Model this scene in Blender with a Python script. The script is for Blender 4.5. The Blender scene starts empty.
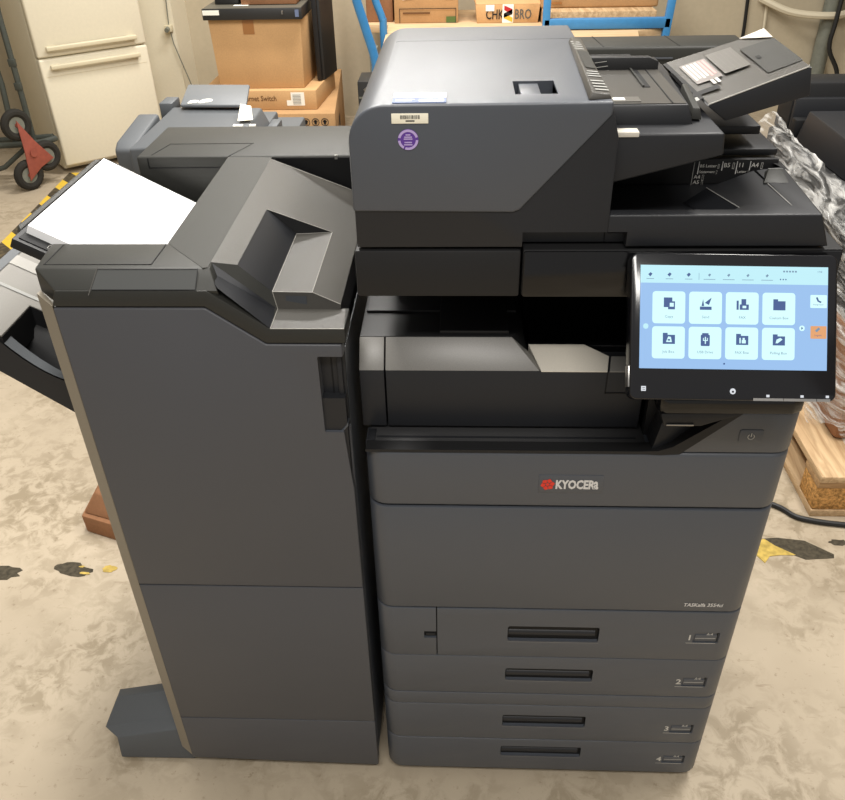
import bpy, bmesh, math, random
from mathutils import Vector, Matrix
random.seed(7)
scn = bpy.context.scene
col = scn.collection
R = math.radians

# ------------------------------------------------------------------ materials
def lin(c):
    return tuple(((x/255)/12.92 if x/255 <= .04045 else ((x/255+.055)/1.055)**2.4) for x in c)

def plastic(name, rgb, rough=.5, spec=.5, grain=.12, scale=900, metal=0.0, bump=.0, var=.0, vscale=6, coat=0.0):
    m = bpy.data.materials.new(name); m.use_nodes = True
    nt = m.node_tree; b = nt.nodes['Principled BSDF']
    c = lin(rgb) + (1,)
    b.inputs['Base Color'].default_value = c
    b.inputs['Roughness'].default_value = rough
    b.inputs['Specular IOR Level'].default_value = spec
    b.inputs['Metallic'].default_value = metal
    b.inputs['Coat Weight'].default_value = coat
    tc = nt.nodes.new('ShaderNodeTexCoord')
    if grain > 0:
        n = nt.nodes.new('ShaderNodeTexNoise'); n.inputs['Scale'].default_value = scale; n.inputs['Detail'].default_value = 2
        nt.links.new(tc.outputs['Object'], n.inputs['Vector'])
        r = nt.nodes.new('ShaderNodeValToRGB')
        r.color_ramp.elements[0].position = .3; r.color_ramp.elements[1].position = .7
        a, z = 1-grain, 1+grain
        r.color_ramp.elements[0].color = (c[0]*a, c[1]*a, c[2]*a, 1)
        r.color_ramp.elements[1].color = (c[0]*z, c[1]*z, c[2]*z, 1)
        nt.links.new(n.outputs['Fac'], r.inputs['Fac'])
        out = r.outputs['Color']
        if var > 0:
            n2 = nt.nodes.new('ShaderNodeTexNoise'); n2.inputs['Scale'].default_value = vscale; n2.inputs['Detail'].default_value = 5
            nt.links.new(tc.outputs['Object'], n2.inputs['Vector'])
            mx = nt.nodes.new('ShaderNodeMix'); mx.data_type = 'RGBA'; mx.blend_type = 'MULTIPLY'
            r2 = nt.nodes.new('ShaderNodeValToRGB')
            r2.color_ramp.elements[0].position = .3; r2.color_ramp.elements[1].position = .7
            r2.color_ramp.elements[0].color = (1-var, 1-var, 1-var, 1); r2.color_ramp.elements[1].color = (1, 1, 1, 1)
            nt.links.new(n2.outputs['Fac'], r2.inputs['Fac'])
            mx.inputs['Factor'].default_value = 1
            nt.links.new(out, mx.inputs['A']); nt.links.new(r2.outputs['Color'], mx.inputs['B'])
            out = mx.outputs['Result']
        nt.links.new(out, b.inputs['Base Color'])
        if bump > 0:
            bp = nt.nodes.new('ShaderNodeBump'); bp.inputs['Strength'].default_value = bump; bp.inputs['Distance'].default_value = .001
            nt.links.new(n.outputs['Fac'], bp.inputs['Height']); nt.links.new(bp.outputs['Normal'], b.inputs['Normal'])
    return m

def emit(name, rgb, s=1.0):
    m = bpy.data.materials.new(name); m.use_nodes = True
    b = m.node_tree.nodes['Principled BSDF']
    b.inputs['Base Color'].default_value = (0.02, .02, .02, 1)
    b.inputs['Roughness'].default_value = .15
    b.inputs['Emission Color'].default_value = lin(rgb) + (1,)
    b.inputs['Emission Strength'].default_value = s
    return m

def floor_mat():
    m = bpy.data.materials.new('concrete_floor'); m.use_nodes = True
    nt = m.node_tree; b = nt.nodes['Principled BSDF']; L = nt.links.new
    tc = nt.nodes.new('ShaderNodeTexCoord')
    def noise(s, d, rough=.6, dist=0):
        n = nt.nodes.new('ShaderNodeTexNoise'); n.inputs['Scale'].default_value = s; n.inputs['Detail'].default_value = d
        n.inputs['Roughness'].default_value = rough; n.inputs['Distortion'].default_value = dist
        L(tc.outputs['Object'], n.inputs['Vector']); return n
    def ramp(src, p0, c0, p1, c1):
        r = nt.nodes.new('ShaderNodeValToRGB'); e = r.color_ramp.elements
        e[0].position, e[0].color, e[1].position, e[1].color = p0, c0, p1, c1
        L(src, r.inputs['Fac']); return r
    def mul(a, b_, f=1.0):
        x = nt.nodes.new('ShaderNodeMix'); x.data_type = 'RGBA'; x.blend_type = 'MULTIPLY'; x.inputs['Factor'].default_value = f
        L(a, x.inputs['A']); L(b_, x.inputs['B']); return x.outputs['Result']
    big = ramp(noise(1.3, 4).outputs['Fac'], .3, lin(FLOOR_A)+(1,), .7, lin(FLOOR_B)+(1,))
    mot = ramp(noise(22, 6, .65, .6).outputs['Fac'], .42, (.66, .64, .59, 1), .56, (1, 1, 1, 1))
    patch = noise(2.2, 3)
    pr = ramp(patch.outputs['Fac'], .42, (0, 0, 0, 1), .62, (1, 1, 1, 1))
    x = nt.nodes.new('ShaderNodeMix'); x.data_type = 'RGBA'; x.blend_type = 'MULTIPLY'
    L(pr.outputs['Color'], x.inputs['Factor']); L(big.outputs['Color'], x.inputs['A']); L(mot.outputs['Color'], x.inputs['B'])
    spk = ramp(noise(55, 5, .7).outputs['Fac'], .30, (.62, .58, .52, 1), .40, (1, 1, 1, 1))
    c = mul(x.outputs['Result'], spk.outputs['Color'], .8)
    # scratches
    mp = nt.nodes.new('ShaderNodeMapping'); mp.inputs['Scale'].default_value = (9, 60, 1); mp.inputs['Rotation'].default_value = (0, 0, .9)
    L(tc.outputs['Object'], mp.inputs['Vector'])
    n3 = nt.nodes.new('ShaderNodeTexNoise'); n3.inputs['Scale'].default_value = 1.2; n3.inputs['Detail'].default_value = 4
    L(mp.outputs['Vector'], n3.inputs['Vector'])
    sc = ramp(n3.outputs['Fac'], .26, (.6, .56, .5, 1), .33, (1, 1, 1, 1))
    c = mul(c, sc.outputs['Color'], .6)
    L(c, b.inputs['Base Color'])
    b.inputs['Roughness'].default_value = .55
    b.inputs['Specular IOR Level'].default_value = .35
    bp = nt.nodes.new('ShaderNodeBump'); bp.inputs['Strength'].default_value = .15; bp.inputs['Distance'].default_value = .004
    L(noise(30, 5).outputs['Fac'], bp.inputs['Height']); L(bp.outputs['Normal'], b.inputs['Normal'])
    return m

def hazard_mat(name, worn):
    m = bpy.data.materials.new(name); m.use_nodes = True
    nt = m.node_tree; b = nt.nodes['Principled BSDF']; L = nt.links.new
    tc = nt.nodes.new('ShaderNodeTexCoord')
    sep = nt.nodes.new('ShaderNodeSeparateXYZ'); L(tc.outputs['Object'], sep.inputs[0])
    ad = nt.nodes.new('ShaderNodeMath'); ad.operation = 'ADD'
    L(sep.outputs['X'], ad.inputs[0]); L(sep.outputs['Y'], ad.inputs[1])
    mu = nt.nodes.new('ShaderNodeMath'); mu.operation = 'MULTIPLY'; mu.inputs[1].default_value = 4.2
    L(ad.outputs[0], mu.inputs[0])
    fr = nt.nodes.new('ShaderNodeMath'); fr.operation = 'FRACT'; L(mu.outputs[0], fr.inputs[0])
    gt = nt.nodes.new('ShaderNodeMath'); gt.operation = 'GREATER_THAN'; gt.inputs[1].default_value = .5; L(fr.outputs[0], gt.inputs[0])
    mx = nt.nodes.new('ShaderNodeMix'); mx.data_type = 'RGBA'
    mx.inputs['A'].default_value = lin((66, 60, 48))+(1,); mx.inputs['B'].default_value = lin((228, 190, 62))+(1,)
    L(gt.outputs[0], mx.inputs['Factor'])
    out = mx.outputs['Result']
    n = nt.nodes.new('ShaderNodeTexNoise'); n.inputs['Scale'].default_value = 40; n.inputs['Detail'].default_value = 6
    L(tc.outputs['Object'], n.inputs['Vector'])
    r = nt.nodes.new('ShaderNodeValToRGB'); r.color_ramp.elements[0].position = .35 if not worn else .5; r.color_ramp.elements[1].position = .62
    r.color_ramp.elements[0].color = (0, 0, 0, 1); r.color_ramp.elements[1].color = (worn, worn, worn, 1)
    L(n.outputs['Fac'], r.inputs['Fac'])
    m2 = nt.nodes.new('ShaderNodeMix'); m2.data_type = 'RGBA'; m2.inputs['B'].default_value = lin((170, 150, 112))+(1,)
    L(r.outputs['Color'], m2.inputs['Factor']); L(out, m2.inputs['A'])
    L(m2.outputs['Result'], b.inputs['Base Color']); b.inputs['Roughness'].default_value = .5
    return m

def wood_mat(name, rgb, axis_scale=(3, 40, 40), k=.25):
    m = bpy.data.materials.new(name); m.use_nodes = True
    nt = m.node_tree; b = nt.nodes['Principled BSDF']; L = nt.links.new
    tc = nt.nodes.new('ShaderNodeTexCoord'); mp = nt.nodes.new('ShaderNodeMapping'); mp.inputs['Scale'].default_value = axis_scale
    L(tc.outputs['Object'], mp.inputs['Vector'])
    n = nt.nodes.new('ShaderNodeTexNoise'); n.inputs['Scale'].default_value = 1.5; n.inputs['Detail'].default_value = 6; n.inputs['Distortion'].default_value = .8
    L(mp.outputs['Vector'], n.inputs['Vector'])
    r = nt.nodes.new('ShaderNodeValToRGB'); c = lin(rgb)
    r.color_ramp.elements[0].position = .3; r.color_ramp.elements[1].position = .65
    r.color_ramp.elements[0].color = (c[0]*(1-k*1.6), c[1]*(1-k*1.9), c[2]*(1-k*2.2), 1); r.color_ramp.elements[1].color = c+(1,)
    L(n.outputs['Fac'], r.inputs['Fac']); L(r.outputs['Color'], b.inputs['Base Color'])
    b.inputs['Roughness'].default_value = .7
    bp = nt.nodes.new('ShaderNodeBump'); bp.inputs['Strength'].default_value = .3; bp.inputs['Distance'].default_value = .003
    L(n.outputs['Fac'], bp.inputs['Height']); L(bp.outputs['Normal'], b.inputs['Normal'])
    return m

def film_mat():
    m = bpy.data.materials.new('stretch_film'); m.use_nodes = True
    nt = m.node_tree; L = nt.links.new
    for n in list(nt.nodes): nt.nodes.remove(n)
    out = nt.nodes.new('ShaderNodeOutputMaterial')
    tr = nt.nodes.new('ShaderNodeBsdfTransparent'); gl = nt.nodes.new('ShaderNodeBsdfPrincipled')
    gl.inputs['Base Color'].default_value = (.88, .87, .84, 1); gl.inputs['Roughness'].default_value = .18
    gl.inputs['Specular IOR Level'].default_value = .8
    mix = nt.nodes.new('ShaderNodeMixShader')
    tc = nt.nodes.new('ShaderNodeTexCoord'); mp = nt.nodes.new('ShaderNodeMapping'); mp.inputs['Scale'].default_value = (3, 3, 16); mp.inputs['Rotation'].default_value = (.25, .1, 0)
    n = nt.nodes.new('ShaderNodeTexNoise'); n.inputs['Scale'].default_value = 2.5; n.inputs['Detail'].default_value = 7; n.inputs['Distortion'].default_value = 1.2
    L(tc.outputs['Object'], mp.inputs['Vector']); L(mp.outputs['Vector'], n.inputs['Vector'])
    r = nt.nodes.new('ShaderNodeValToRGB'); r.color_ramp.elements[0].position = .42; r.color_ramp.elements[1].position = .68
    r.color_ramp.elements[0].color = (.06, .06, .06, 1); r.color_ramp.elements[1].color = (.68, .68, .68, 1)
    L(n.outputs['Fac'], r.inputs['Fac']); L(r.outputs['Color'], mix.inputs['Fac'])
    bp = nt.nodes.new('ShaderNodeBump'); bp.inputs['Strength'].default_value = .9; bp.inputs['Distance'].default_value = .02
    L(n.outputs['Fac'], bp.inputs['Height']); L(bp.outputs['Normal'], gl.inputs['Normal'])
    L(tr.outputs[0], mix.inputs[1]); L(gl.outputs[0], mix.inputs[2]); L(mix.outputs[0], out.inputs['Surface'])
    return m

FLOOR_A, FLOOR_B = (164, 150, 129), (192, 178, 156)
MT = dict(
    gray=plastic('dark_grey_plastic', (67, 71, 78), .42, .75, .10, 1400, bump=.05),
    fgray=plastic('finisher_grey_plastic', (73, 74, 78), .45, .45, .10, 1400, bump=.05),
    olive=plastic('charcoal_top_plastic', (46, 46, 43), .5, 0.3, .12, 1200, bump=.08),
    silver=plastic('sparkle_grey_plastic', (66, 64, 60), .42, 0.3, .14, 1500, bump=.08),
    strip=plastic('silver_strip_plastic', (112, 110, 106), .4, .5, .16, 1500),
    sticker=plastic('grey_sticker', (88, 86, 82), .35, .5, .05),
    sticker2=plastic('light_sticker', (112, 106, 102), .35, .5, .05),
    greyd=plastic('lip_grey', (104, 104, 106), .4, .5, 0),
    window=plastic('window_tint', (60, 61, 60), .3, .5, 0),
    print2=plastic('faded_print', (96, 92, 86), .7, .2, 0),
    greylab=plastic('grey_label', (60, 63, 67), .5, .4, .05),
    ledge=plastic('ledge_grey', (50, 50, 51), .4, .5, .1),
    brownink=plastic('brown_ink', (104, 74, 48), .8, .2, 0),
    edge=plastic('pale_highlight_and_band', (140, 137, 130), .45, .5, 0),
    pale=plastic('lit_silver', (196, 190, 178), .45, .5, .05),
    traysil=plastic('tray_silver', (122, 119, 113), .5, .4, .05),
    sidest=plastic('side_taupe', (132, 124, 110), .5, .4, .05),
    dark=plastic('dark_plastic', (31, 32, 35), .45, .4, .10, 1200),
    darker=plastic('near_black_plastic', (26, 26, 27), .5, .35, .10),
    black=plastic('black_core', (14, 14, 15), .6, .3, 0),
    gloss=plastic('gloss_black', (12, 12, 14), .12, .5, 0),
    bezel=plastic('screen_bezel', (18, 18, 21), .14, .5, 0),
    metal=plastic('bare_metal', (160, 158, 155), .35, .5, 0, metal=.9),
    white=plastic('white_label', (240, 238, 228), .6, .3, 0),
    cream_l=plastic('cream_label', (236, 230, 210), .6, .3, 0),
    ink=plastic('black_ink', (40, 38, 38), .7, .2, 0),
    inkl=plastic('light_print', (190, 188, 182), .6, .2, 0),
    logow=plastic('logo_grey', (205, 203, 200), .4, .3, 0),
    logor=plastic('logo_red', (214, 60, 44), .45, .3, 0),
    purple=plastic('purple_sticker', (92, 58, 142), .5, .3, 0),
    lilac=plastic('lilac_print', (176, 156, 204), .5, .3, 0),
    bluel=plastic('blue_label', (104, 116, 146), .5, .3, .05),
    paper=plastic('white_paper', (250, 250, 250), .8, .1, 0),
    fridge=plastic('fridge_cream', (216, 208, 186), .4, .5, .02, 60),
    fridge2=plastic('fridge_handle', (204, 194, 166), .4, .5, .02, 60),
    card=plastic('cardboard', (200, 160, 114), .85, .15, .05, 120, var=.12),
    card2=plastic('cardboard_dark', (182, 144, 102), .85, .15, .05, 120, var=.15),
    card3=plastic('cardboard_red', (150, 108, 78), .85, .15, .06, 120, var=.2),
    tape=plastic('brown_tape', (160, 110, 62), .35, .5, 0),
    tapec=plastic('light_cutout', (148, 108, 70), .8, .2, 0),
    blue=plastic('blue_paint', (54, 124, 178), .4, .5, .05, 40),
    rack=plastic('rack_black', (34, 34, 34), .5, .5, .1),
    racktop2=plastic('slate_lid', (98, 101, 104), .5, .4, .08),
    racktop=plastic('rack_top', (92, 88, 78), .5, .4, .1),
    printer=plastic('slate_plastic', (80, 83, 86), .55, .4, .08),
    rubber=plastic('rubber', (44, 42, 38), .8, .2, .1),
    red=plastic('red_paint', (140, 72, 58), .55, .4, .1, 40),
    tubeg=plastic('truck_tube', (62, 66, 60), .5, .5, .1, 40),
    steel=plastic('grey_steel', (112, 114, 104), .5, .5, .1, 40),
    cable=plastic('cable_black', (26, 26, 26), .5, .4, 0),
    cablew=plastic('cable_white', (206, 196, 172), .5, .4, 0),
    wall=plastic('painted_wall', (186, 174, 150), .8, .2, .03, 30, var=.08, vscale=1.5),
    wall_shadow=plastic('shaded_wall_paint', (136, 126, 106), .8, .2, .03, 30, var=.12, vscale=2),  # wall colour darkened to a shadow grey
    wood=wood_mat('pallet_wood', (206, 176, 136), (40, 4, 40)),
    wood2=wood_mat('stringer_wood', (188, 152, 108), (4, 40, 40)),
    woodx=wood_mat('pine_board', (214, 184, 144), (4, 40, 40), .15),
    chip=plastic('chip_block', (188, 142, 86), .9, .1, .5, 130, bump=.6),
    pink=plastic('pink_print', (196, 150, 146), .6, .2, 0),
    greyl=plastic('grey_print', (150, 150, 146), .6, .2, .1),
    green=plastic('green_print', (84, 104, 56), .7, .2, 0),
    yellow=plastic('yellow_print', (222, 176, 60), .7, .2, 0),
    ired=plastic('red_print', (176, 46, 50), .7, .2, 0),
    scr=emit('screen_blue', (150, 190, 236), 1.0),
    scrtop=emit('screen_top_band', (186, 232, 242), 1.05),
    tile=emit('screen_tile', (206, 246, 248), 1.1),
    icon=emit('screen_icon', (62, 92, 150), .9),
    icon2=emit('screen_text', (120, 150, 180), .9),
    orange=emit('screen_orange', (226, 160, 106), 1.0),
    led=emit('key_white', (230, 234, 240), .9),
    film=film_mat(), floor=floor_mat(),
    haz=hazard_mat('hazard_stripes', .25), hazworn=hazard_mat('hazard_worn', .9),
)

# ------------------------------------------------------------------ builders
ORIG = {}
def tag(o, label=None, cat=None, group=None, kind=None):
    if label: o['label'] = label
    if cat: o['category'] = cat
    if group: o['group'] = group
    if kind: o['kind'] = kind
    return o

def thing(name, loc, label, cat, group=None, rotz=0):
    o = bpy.data.objects.new(name, None); col.objects.link(o)
    o.location = loc; o.rotation_euler = (0, 0, rotz); o.empty_display_size = .05
    ORIG[o.name] = Vector(loc) if rotz == 0 else Vector((0, 0, 0))
    return tag(o, label, cat, group)

class MB:
    def __init__(s): s.v = []; s.f = []; s.m = []; s.sm = []
    def raw(s, verts, faces, mat, smooth=False):
        k = len(s.v); s.v += [tuple(p) for p in verts]
        for f in faces:
            s.f.append([i+k for i in f]); s.m.append(mat); s.sm.append(smooth)
        return s
    def bm(s, b, mat, smooth=True):
        b.verts.index_update()
        s.raw([v.co[:] for v in b.verts], [[v.index for v in f.verts] for f in b.faces], mat, smooth); b.free(); return s
    def hull(s, verts, faces, mat, bev=0, seg=2, ang=25):
        b = bmesh.new(); vs = [b.verts.new(p) for p in verts]
        for f in faces: b.faces.new([vs[i] for i in f])
        bmesh.ops.recalc_face_normals(b, faces=b.faces)
        if bev > 0:
            ed = [e for e in b.edges if len(e.link_faces) == 2 and e.calc_face_angle(0) > R(ang)]
            bmesh.ops.bevel(b, geom=ed, offset=bev, segments=seg, profile=.5, affect='EDGES', clamp_overlap=True)
        return s.bm(b, mat)
    def prism(s, poly, axis, a, c, mat, bev=0, seg=2, ang=25):
        n = len(poly)
        def P(p, t): return {'X': (t, p[0], p[1]), 'Y': (p[0], t, p[1]), 'Z': (p[0], p[1], t)}[axis]
        vs = [P(p, a) for p in poly] + [P(p, c) for p in poly]
        fs = [list(range(n)), list(range(2*n-1, n-1, -1))] + [[i, (i+1) % n, n+(i+1) % n, n+i] for i in range(n)]
        return s.hull(vs, fs, mat, bev, seg, ang)
    def box(s, x0, x1, y0, y1, z0, z1, mat, bev=0, seg=2):
        return s.prism([(x0, y0), (x1, y0), (x1, y1), (x0, y1)], 'Z', z0, z1, mat, bev, seg)
    def obox(s, o, u, v, w, mat, bev=0):           # oriented box: corner o, edges u v w
        o, u, v, w = map(Vector, (o, u, v, w))
        vs = [o, o+u, o+u+v, o+v, o+w, o+u+w, o+u+v+w, o+v+w]
        return s.hull(vs, [(0, 1, 2, 3), (4, 5, 6, 7), (0, 1, 5, 4), (1, 2, 6, 5), (2, 3, 7, 6), (3, 0, 4, 7)], mat, bev)
    def tube(s, pts, r, mat, n=10, closed=False):
        pts = [Vector(p) for p in pts]; k = len(pts); rings = []
        prev = None
        for i, p in enumerate(pts):
            a = pts[(i-1) % k] if (closed or i > 0) else p; c = pts[(i+1) % k] if (closed or i < k-1) else p
            t = (c-a).normalized()
            if prev is None:
                up = Vector((0, 0, 1)) if abs(t.z) < .9 else Vector((1, 0, 0)); x = t.cross(up).normalized()
            else: x = (prev - t*prev.dot(t)).normalized()
            prev = x; y = t.cross(x)
            rings.append([p + r*(math.cos(q)*x + math.sin(q)*y) for q in [2*math.pi*j/n for j in range(n)]])
        vs = [v for g in rings for v in g]; fs = []
        for i in range(k if closed else k-1):
            for j in range(n):
                i2 = (i+1) % k
                fs.append([i*n+j, i*n+(j+1) % n, i2*n+(j+1) % n, i2*n+j])
        if not closed: fs += [list(range(n))[::-1], [(k-1)*n+j for j in range(n)]]
        return s.raw(vs, fs, mat, True)
    def cyl(s, p0, p1, r, mat, n=24, r2=None):
        p0, p1 = Vector(p0), Vector(p1); t = (p1-p0).normalized()
        up = Vector((0, 0, 1)) if abs(t.z) < .9 else Vector((1, 0, 0)); x = t.cross(up).normalized(); y = t.cross(x)
        r2 = r if r2 is None else r2
        vs = [p0 + r*(math.cos(q)*x+math.sin(q)*y) for q in [2*math.pi*j/n for j in range(n)]] + [p1 + r2*(math.cos(q)*x+math.sin(q)*y) for q in [2*math.pi*j/n for j in range(n)]]
        fs = [[j, (j+1) % n, n+(j+1) % n, n+j] for j in range(n)] + [list(range(n))[::-1], [n+j for j in range(n)]]
        return s.raw(vs, fs, mat, True)
    def text(s, txt, size, mat, o, u, v, align='LEFT', bold=0.0, squash=1.0, shear=0.0):
        cu = bpy.data.curves.new('t', 'FONT'); cu.body = txt; cu.size = size; cu.align_x = align; cu.offset = bold; cu.shear = shear
        cu.resolution_u = 2
        ob = bpy.data.objects.new('t', cu); col.objects.link(ob)
        dg = bpy.context.evaluated_depsgraph_get()
        me = bpy.data.meshes.new_from_object(ob.evaluated_get(dg))
        o, u, v = Vector(o), Vector(u).normalized(), Vector(v).normalized()
        s.raw([o + u*(p.co.x*squash) + v*p.co.y for p in me.vertices], [list(f.vertices) for f in me.polygons], mat)
        bpy.data.objects.remove(ob); bpy.data.curves.remove(cu); bpy.data.meshes.remove(me)
        return s
    def build(s, name, parent=None, label=None, cuts=None, angle=32, **kw):
        me = bpy.data.meshes.new(name)
        off = Vector((0, 0, 0))
        if parent is not None:
            q = parent
            while q.parent: q = q.parent
            off = ORIG[q.name]
        me.from_pydata([Vector(p)-off for p in s.v], [], s.f)
        names = []
        for m in s.m:
            if m not in names: names.append(m)
        for n in names: me.materials.append(MT[n])
        for p, m, sm in zip(me.polygons, s.m, s.sm):
            p.material_index = names.index(m); p.use_smooth = sm
        me.update()
        try: me.set_sharp_from_angle(angle=R(angle))
        except Exception: pass
        o = bpy.data.objects.new(name, me); col.objects.link(o)
        if cuts:
            cms = []
            for i, c in enumerate(cuts):
                cm = bpy.data.meshes.new('cut'); cm.from_pydata([Vector(p)-off for p in c.v], [], c.f)
                b = bmesh.new(); b.from_mesh(cm); bmesh.ops.recalc_face_normals(b, faces=b.faces); b.to_mesh(cm); b.free()
                cm.materials.append(MT[names[0]])
                co = bpy.data.objects.new('cut', cm); col.objects.link(co); cms.append(co)
                md = o.modifiers.new('b', 'BOOLEAN'); md.operation = 'DIFFERENCE'; md.object = co; md.solver = 'EXACT'
            dg = bpy.context.evaluated_depsgraph_get(); dg.update()
            nm = bpy.data.meshes.new_from_object(o.evaluated_get(dg))
            o.modifiers.clear(); o.data = nm; nm.name = name; bpy.data.meshes.remove(me)
            try: nm.set_sharp_from_angle(angle=R(angle))
            except Exception: pass
            for co in cms:
                d = co.data; bpy.data.objects.remove(co); bpy.data.meshes.remove(d)
        if parent is not None: o.parent = parent
        if label: o['label'] = label
        for k, v in kw.items(): o[k] = v
        return o

def rplan(x0, x1, y0, y1, r, n=6):
    """plan outline with rounded front corners (front = y0)"""
    p = [(x0+r-r*math.cos(t), y0+r-r*math.sin(t)) for t in [math.pi/2*i/n for i in range(n+1)]]
    p += [(x1-r+r*math.sin(t), y0+r-r*math.cos(t)) for t in [math.pi/2*i/n for i in range(n+1)]]
    return p + [(x1, y1), (x0, y1)]

def rrect(w, h, r, n=4):
    out = []
    for cx, cy, a in ((w-r, h-r, 0), (r, h-r, 90), (r, r, 180), (w-r, r, 270)):
        out += [(cx+r*math.cos(R(a+90*i/n)), cy+r*math.sin(R(a+90*i/n))) for i in range(n+1)]
    return out

# ================================================================== SETTING
def struct(mb, name): return tag(mb.build(name), kind='structure')
struct(MB().box(-4.2, 4.2, -2.6, 5.0, -.06, 0, 'floor'), 'floor')
struct(MB().box(-4.2, 4.2, 4.9, 5.0, 0, 3.2, 'wall'), 'wall_back')
struct(MB().box(-4.2, -4.1, -2.6, 4.9, 0, 3.2, 'wall'), 'wall_left')
struct(MB().box(3.3, 3.4, -2.6, 4.9, 0, 3.2, 'wall_shadow'), 'wall_right')
# shallow pilaster behind the refrigerator
struct(MB().box(-2.15, -1.68, 4.6, 4.9, 0, 3.2, 'fridge'), 'trim_1')

# ================================================================== COPIER
cop = thing('multifunction_copier', (.3, .3, 0), 'dark grey floor-standing copier with lit touch screen and four paper drawers', 'copier')
# inner core
m = MB()
m.prism(rplan(.004, .608, .006, .62, .028), 'Z', .045, .835, 'black')
m.box(.006, .598, .30, .62, .83, 1.155, 'black')
m.box(.41, .598, .05, .32, .83, 1.10, 'black')
for x in (.06, .54):
    for y in (.08, .55): m.cyl((x, y, 0), (x, y, .05), .018, 'black')
cab = m.build('cabinet', cop)
def shell(z0, z1, bev=.0025, mat='gray'):
    return MB().prism(rplan(-.003, .6145, 0, .60, .03), 'Z', z0, z1, mat, bev)
def cutbox(x0, x1, y0, y1, z0, z1, bev=0): return MB().box(x0, x1, y0, y1, z0, z1, 'gray', bev)

def drawer(i, z0, z1, hz0, hz1, lx, lz, x0=0):
    mb = shell(z0, z1, .0018)
    cuts = [cutbox(.222, .378, -.02, .028, hz0, hz1, .004), cutbox(lx-.003, lx+.040, -.01, .0035, lz-.013, lz+.013)]
    if x0: cuts.append(cutbox(-.05, x0, -.05, .7, z0-.01, z1+.01))
    d = mb.build('paper_drawer', cop, cuts=cuts)
    h = MB()
    # dark liner and a rounded pull bar
    h.raw([(.223, .0265, hz0+.001), (.377, .0265, hz0+.001), (.377, .0265, hz1-.001), (.223, .0265, hz1-.001)], [(0, 1, 2, 3)], 'black')
    h.raw([(.223, .002, hz1-.0008), (.377, .002, hz1-.0008), (.377, .027, hz1-.0008), (.223, .027, hz1-.0008)], [(0, 1, 2, 3)], 'black')
    for xx in (.2228, .3772):
        h.raw([(xx, .002, hz0+.001), (xx, .027, hz0+.001), (xx, .027, hz1-.001), (xx, .002, hz1-.001)], [(0, 1, 2, 3)], 'darker')
    hm = hz0 + (hz1-hz0)*.42
    h.cyl((.2235, .011, hm), (.372, .011, hm), .0085, 'dark', 16)
    h.raw([(.222, -.0006, hz0-.0035), (.379, -.0006, hz0-.0035), (.379, -.0006, hz0-.0015), (.222, -.0006, hz0-.0015)], [(0, 1, 2, 3)], 'greyd')
    h.build('drawer_handle', d, 'near-black recessed pull')
    w = MB()
    w.box(lx-.003, lx+.040, .0026, .0034, lz-.013, lz+.013, 'gray').box(lx, lx+.037, .0014, .0030, lz-.011, lz+.005, 'gray', .0006)
    w.raw([(lx+.036, .0018, lz-.012), (lx+.0385, .0018, lz-.012), (lx+.0385, .0018, lz+.011), (lx+.036, .0018, lz+.011)], [(0, 1, 2, 3)], 'black')
    w.raw([(lx+.001, .0012, lz-.0035), (lx+.035, .0012, lz-.0035), (lx+.035, .0012, lz-.0025), (lx+.001, .0012, lz-.0025)], [(0, 1, 2, 3)], 'inkl')
    w.raw([(lx-.014, -.0004, lz-.0142), (lx+.036, -.0004, lz-.0142), (lx+.036, -.0004, lz-.0132), (lx-.014, -.0004, lz-.0132)], [(0, 1, 2, 3)], 'inkl')
    w.text(str(i), .019, 'inkl', (lx-.014, -.0005, lz-.006), (1, 0, 0), (0, 0, 1), bold=.0004)
    w.text('A4', .010, 'inkl', (lx+.018, .0016, lz+.0035), (1, 0, 0), (0, 0, 1))
    w.build('size_window', d)
    return d
d1 = drawer(1, .3825, .5045, .426, .463, .541, .442, .101)
drawer(2, .2785, .3815, .318, .350, .541, .322)
drawer(3, .1360, .2420, .179, .212, .541, .181)
drawer(4, .0350, .1340, .081, .112, .541, .081)
MB().prism(rplan(-.003, .6145, 0, .60, .03), 'Z', .2435, .2765, 'gray', .0015).build('feeder_trim', cop)
lp = shell(.3825, .5045, .0018).build('side_panel', cop, cuts=[cutbox(.099, .7, -.05, .7, .37, .52), cutbox(.078, .12, -.01, .008, .429, .446)])
MB().box(.0785, .0985, .004, .0075, .43, .445, 'black', .001).box(.081, .097, .002, .006, .433, .438, 'darker', .001).build('release_latch', lp)
fc = shell(.5075, .7320, .0025).build('front_cover', cop)
MB().text('TASKalfa 3554ci', .0112, 'logow', (.508, -.0006, .5205), (1, 0, 0), (0, 0, 1), bold=.00022, shear=.15, squash=.86).build('model_name', fc, 'small light grey model lettering')
up = MB().prism(rplan(-.003, .6145, 0, .60, .03), 'Z', .7350, .840, 'gray', .006, 3).build(
    'upper_front_panel', cop, cuts=[cutbox(-.1, .41, .062, .7, .80, .9)])
b = MB()
fr = [(.2545, -.001, .7645), (.3495, -.001, .7645), (.3485, -.001, .7985), (.254, -.001, .7985)]
b.hull(fr + [(x, .001, z) for x, y, z in fr], [(0, 1, 2, 3), (4, 5, 6, 7), (0, 1, 5, 4), (1, 2, 6, 5), (2, 3, 7, 6), (3, 0, 4, 7)], 'gray', .0006)
b.text('KYOCER', .0225, 'logow', (.2790, -.0016, .7738), (1, 0, 0), (0, 0, 1), bold=.0010, squash=.655)
b.text('a', .0290, 'logow', (.3352, -.0016, .7738), (1, 0, 0), (0, 0, 1), bold=.0010, squash=.56)
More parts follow.
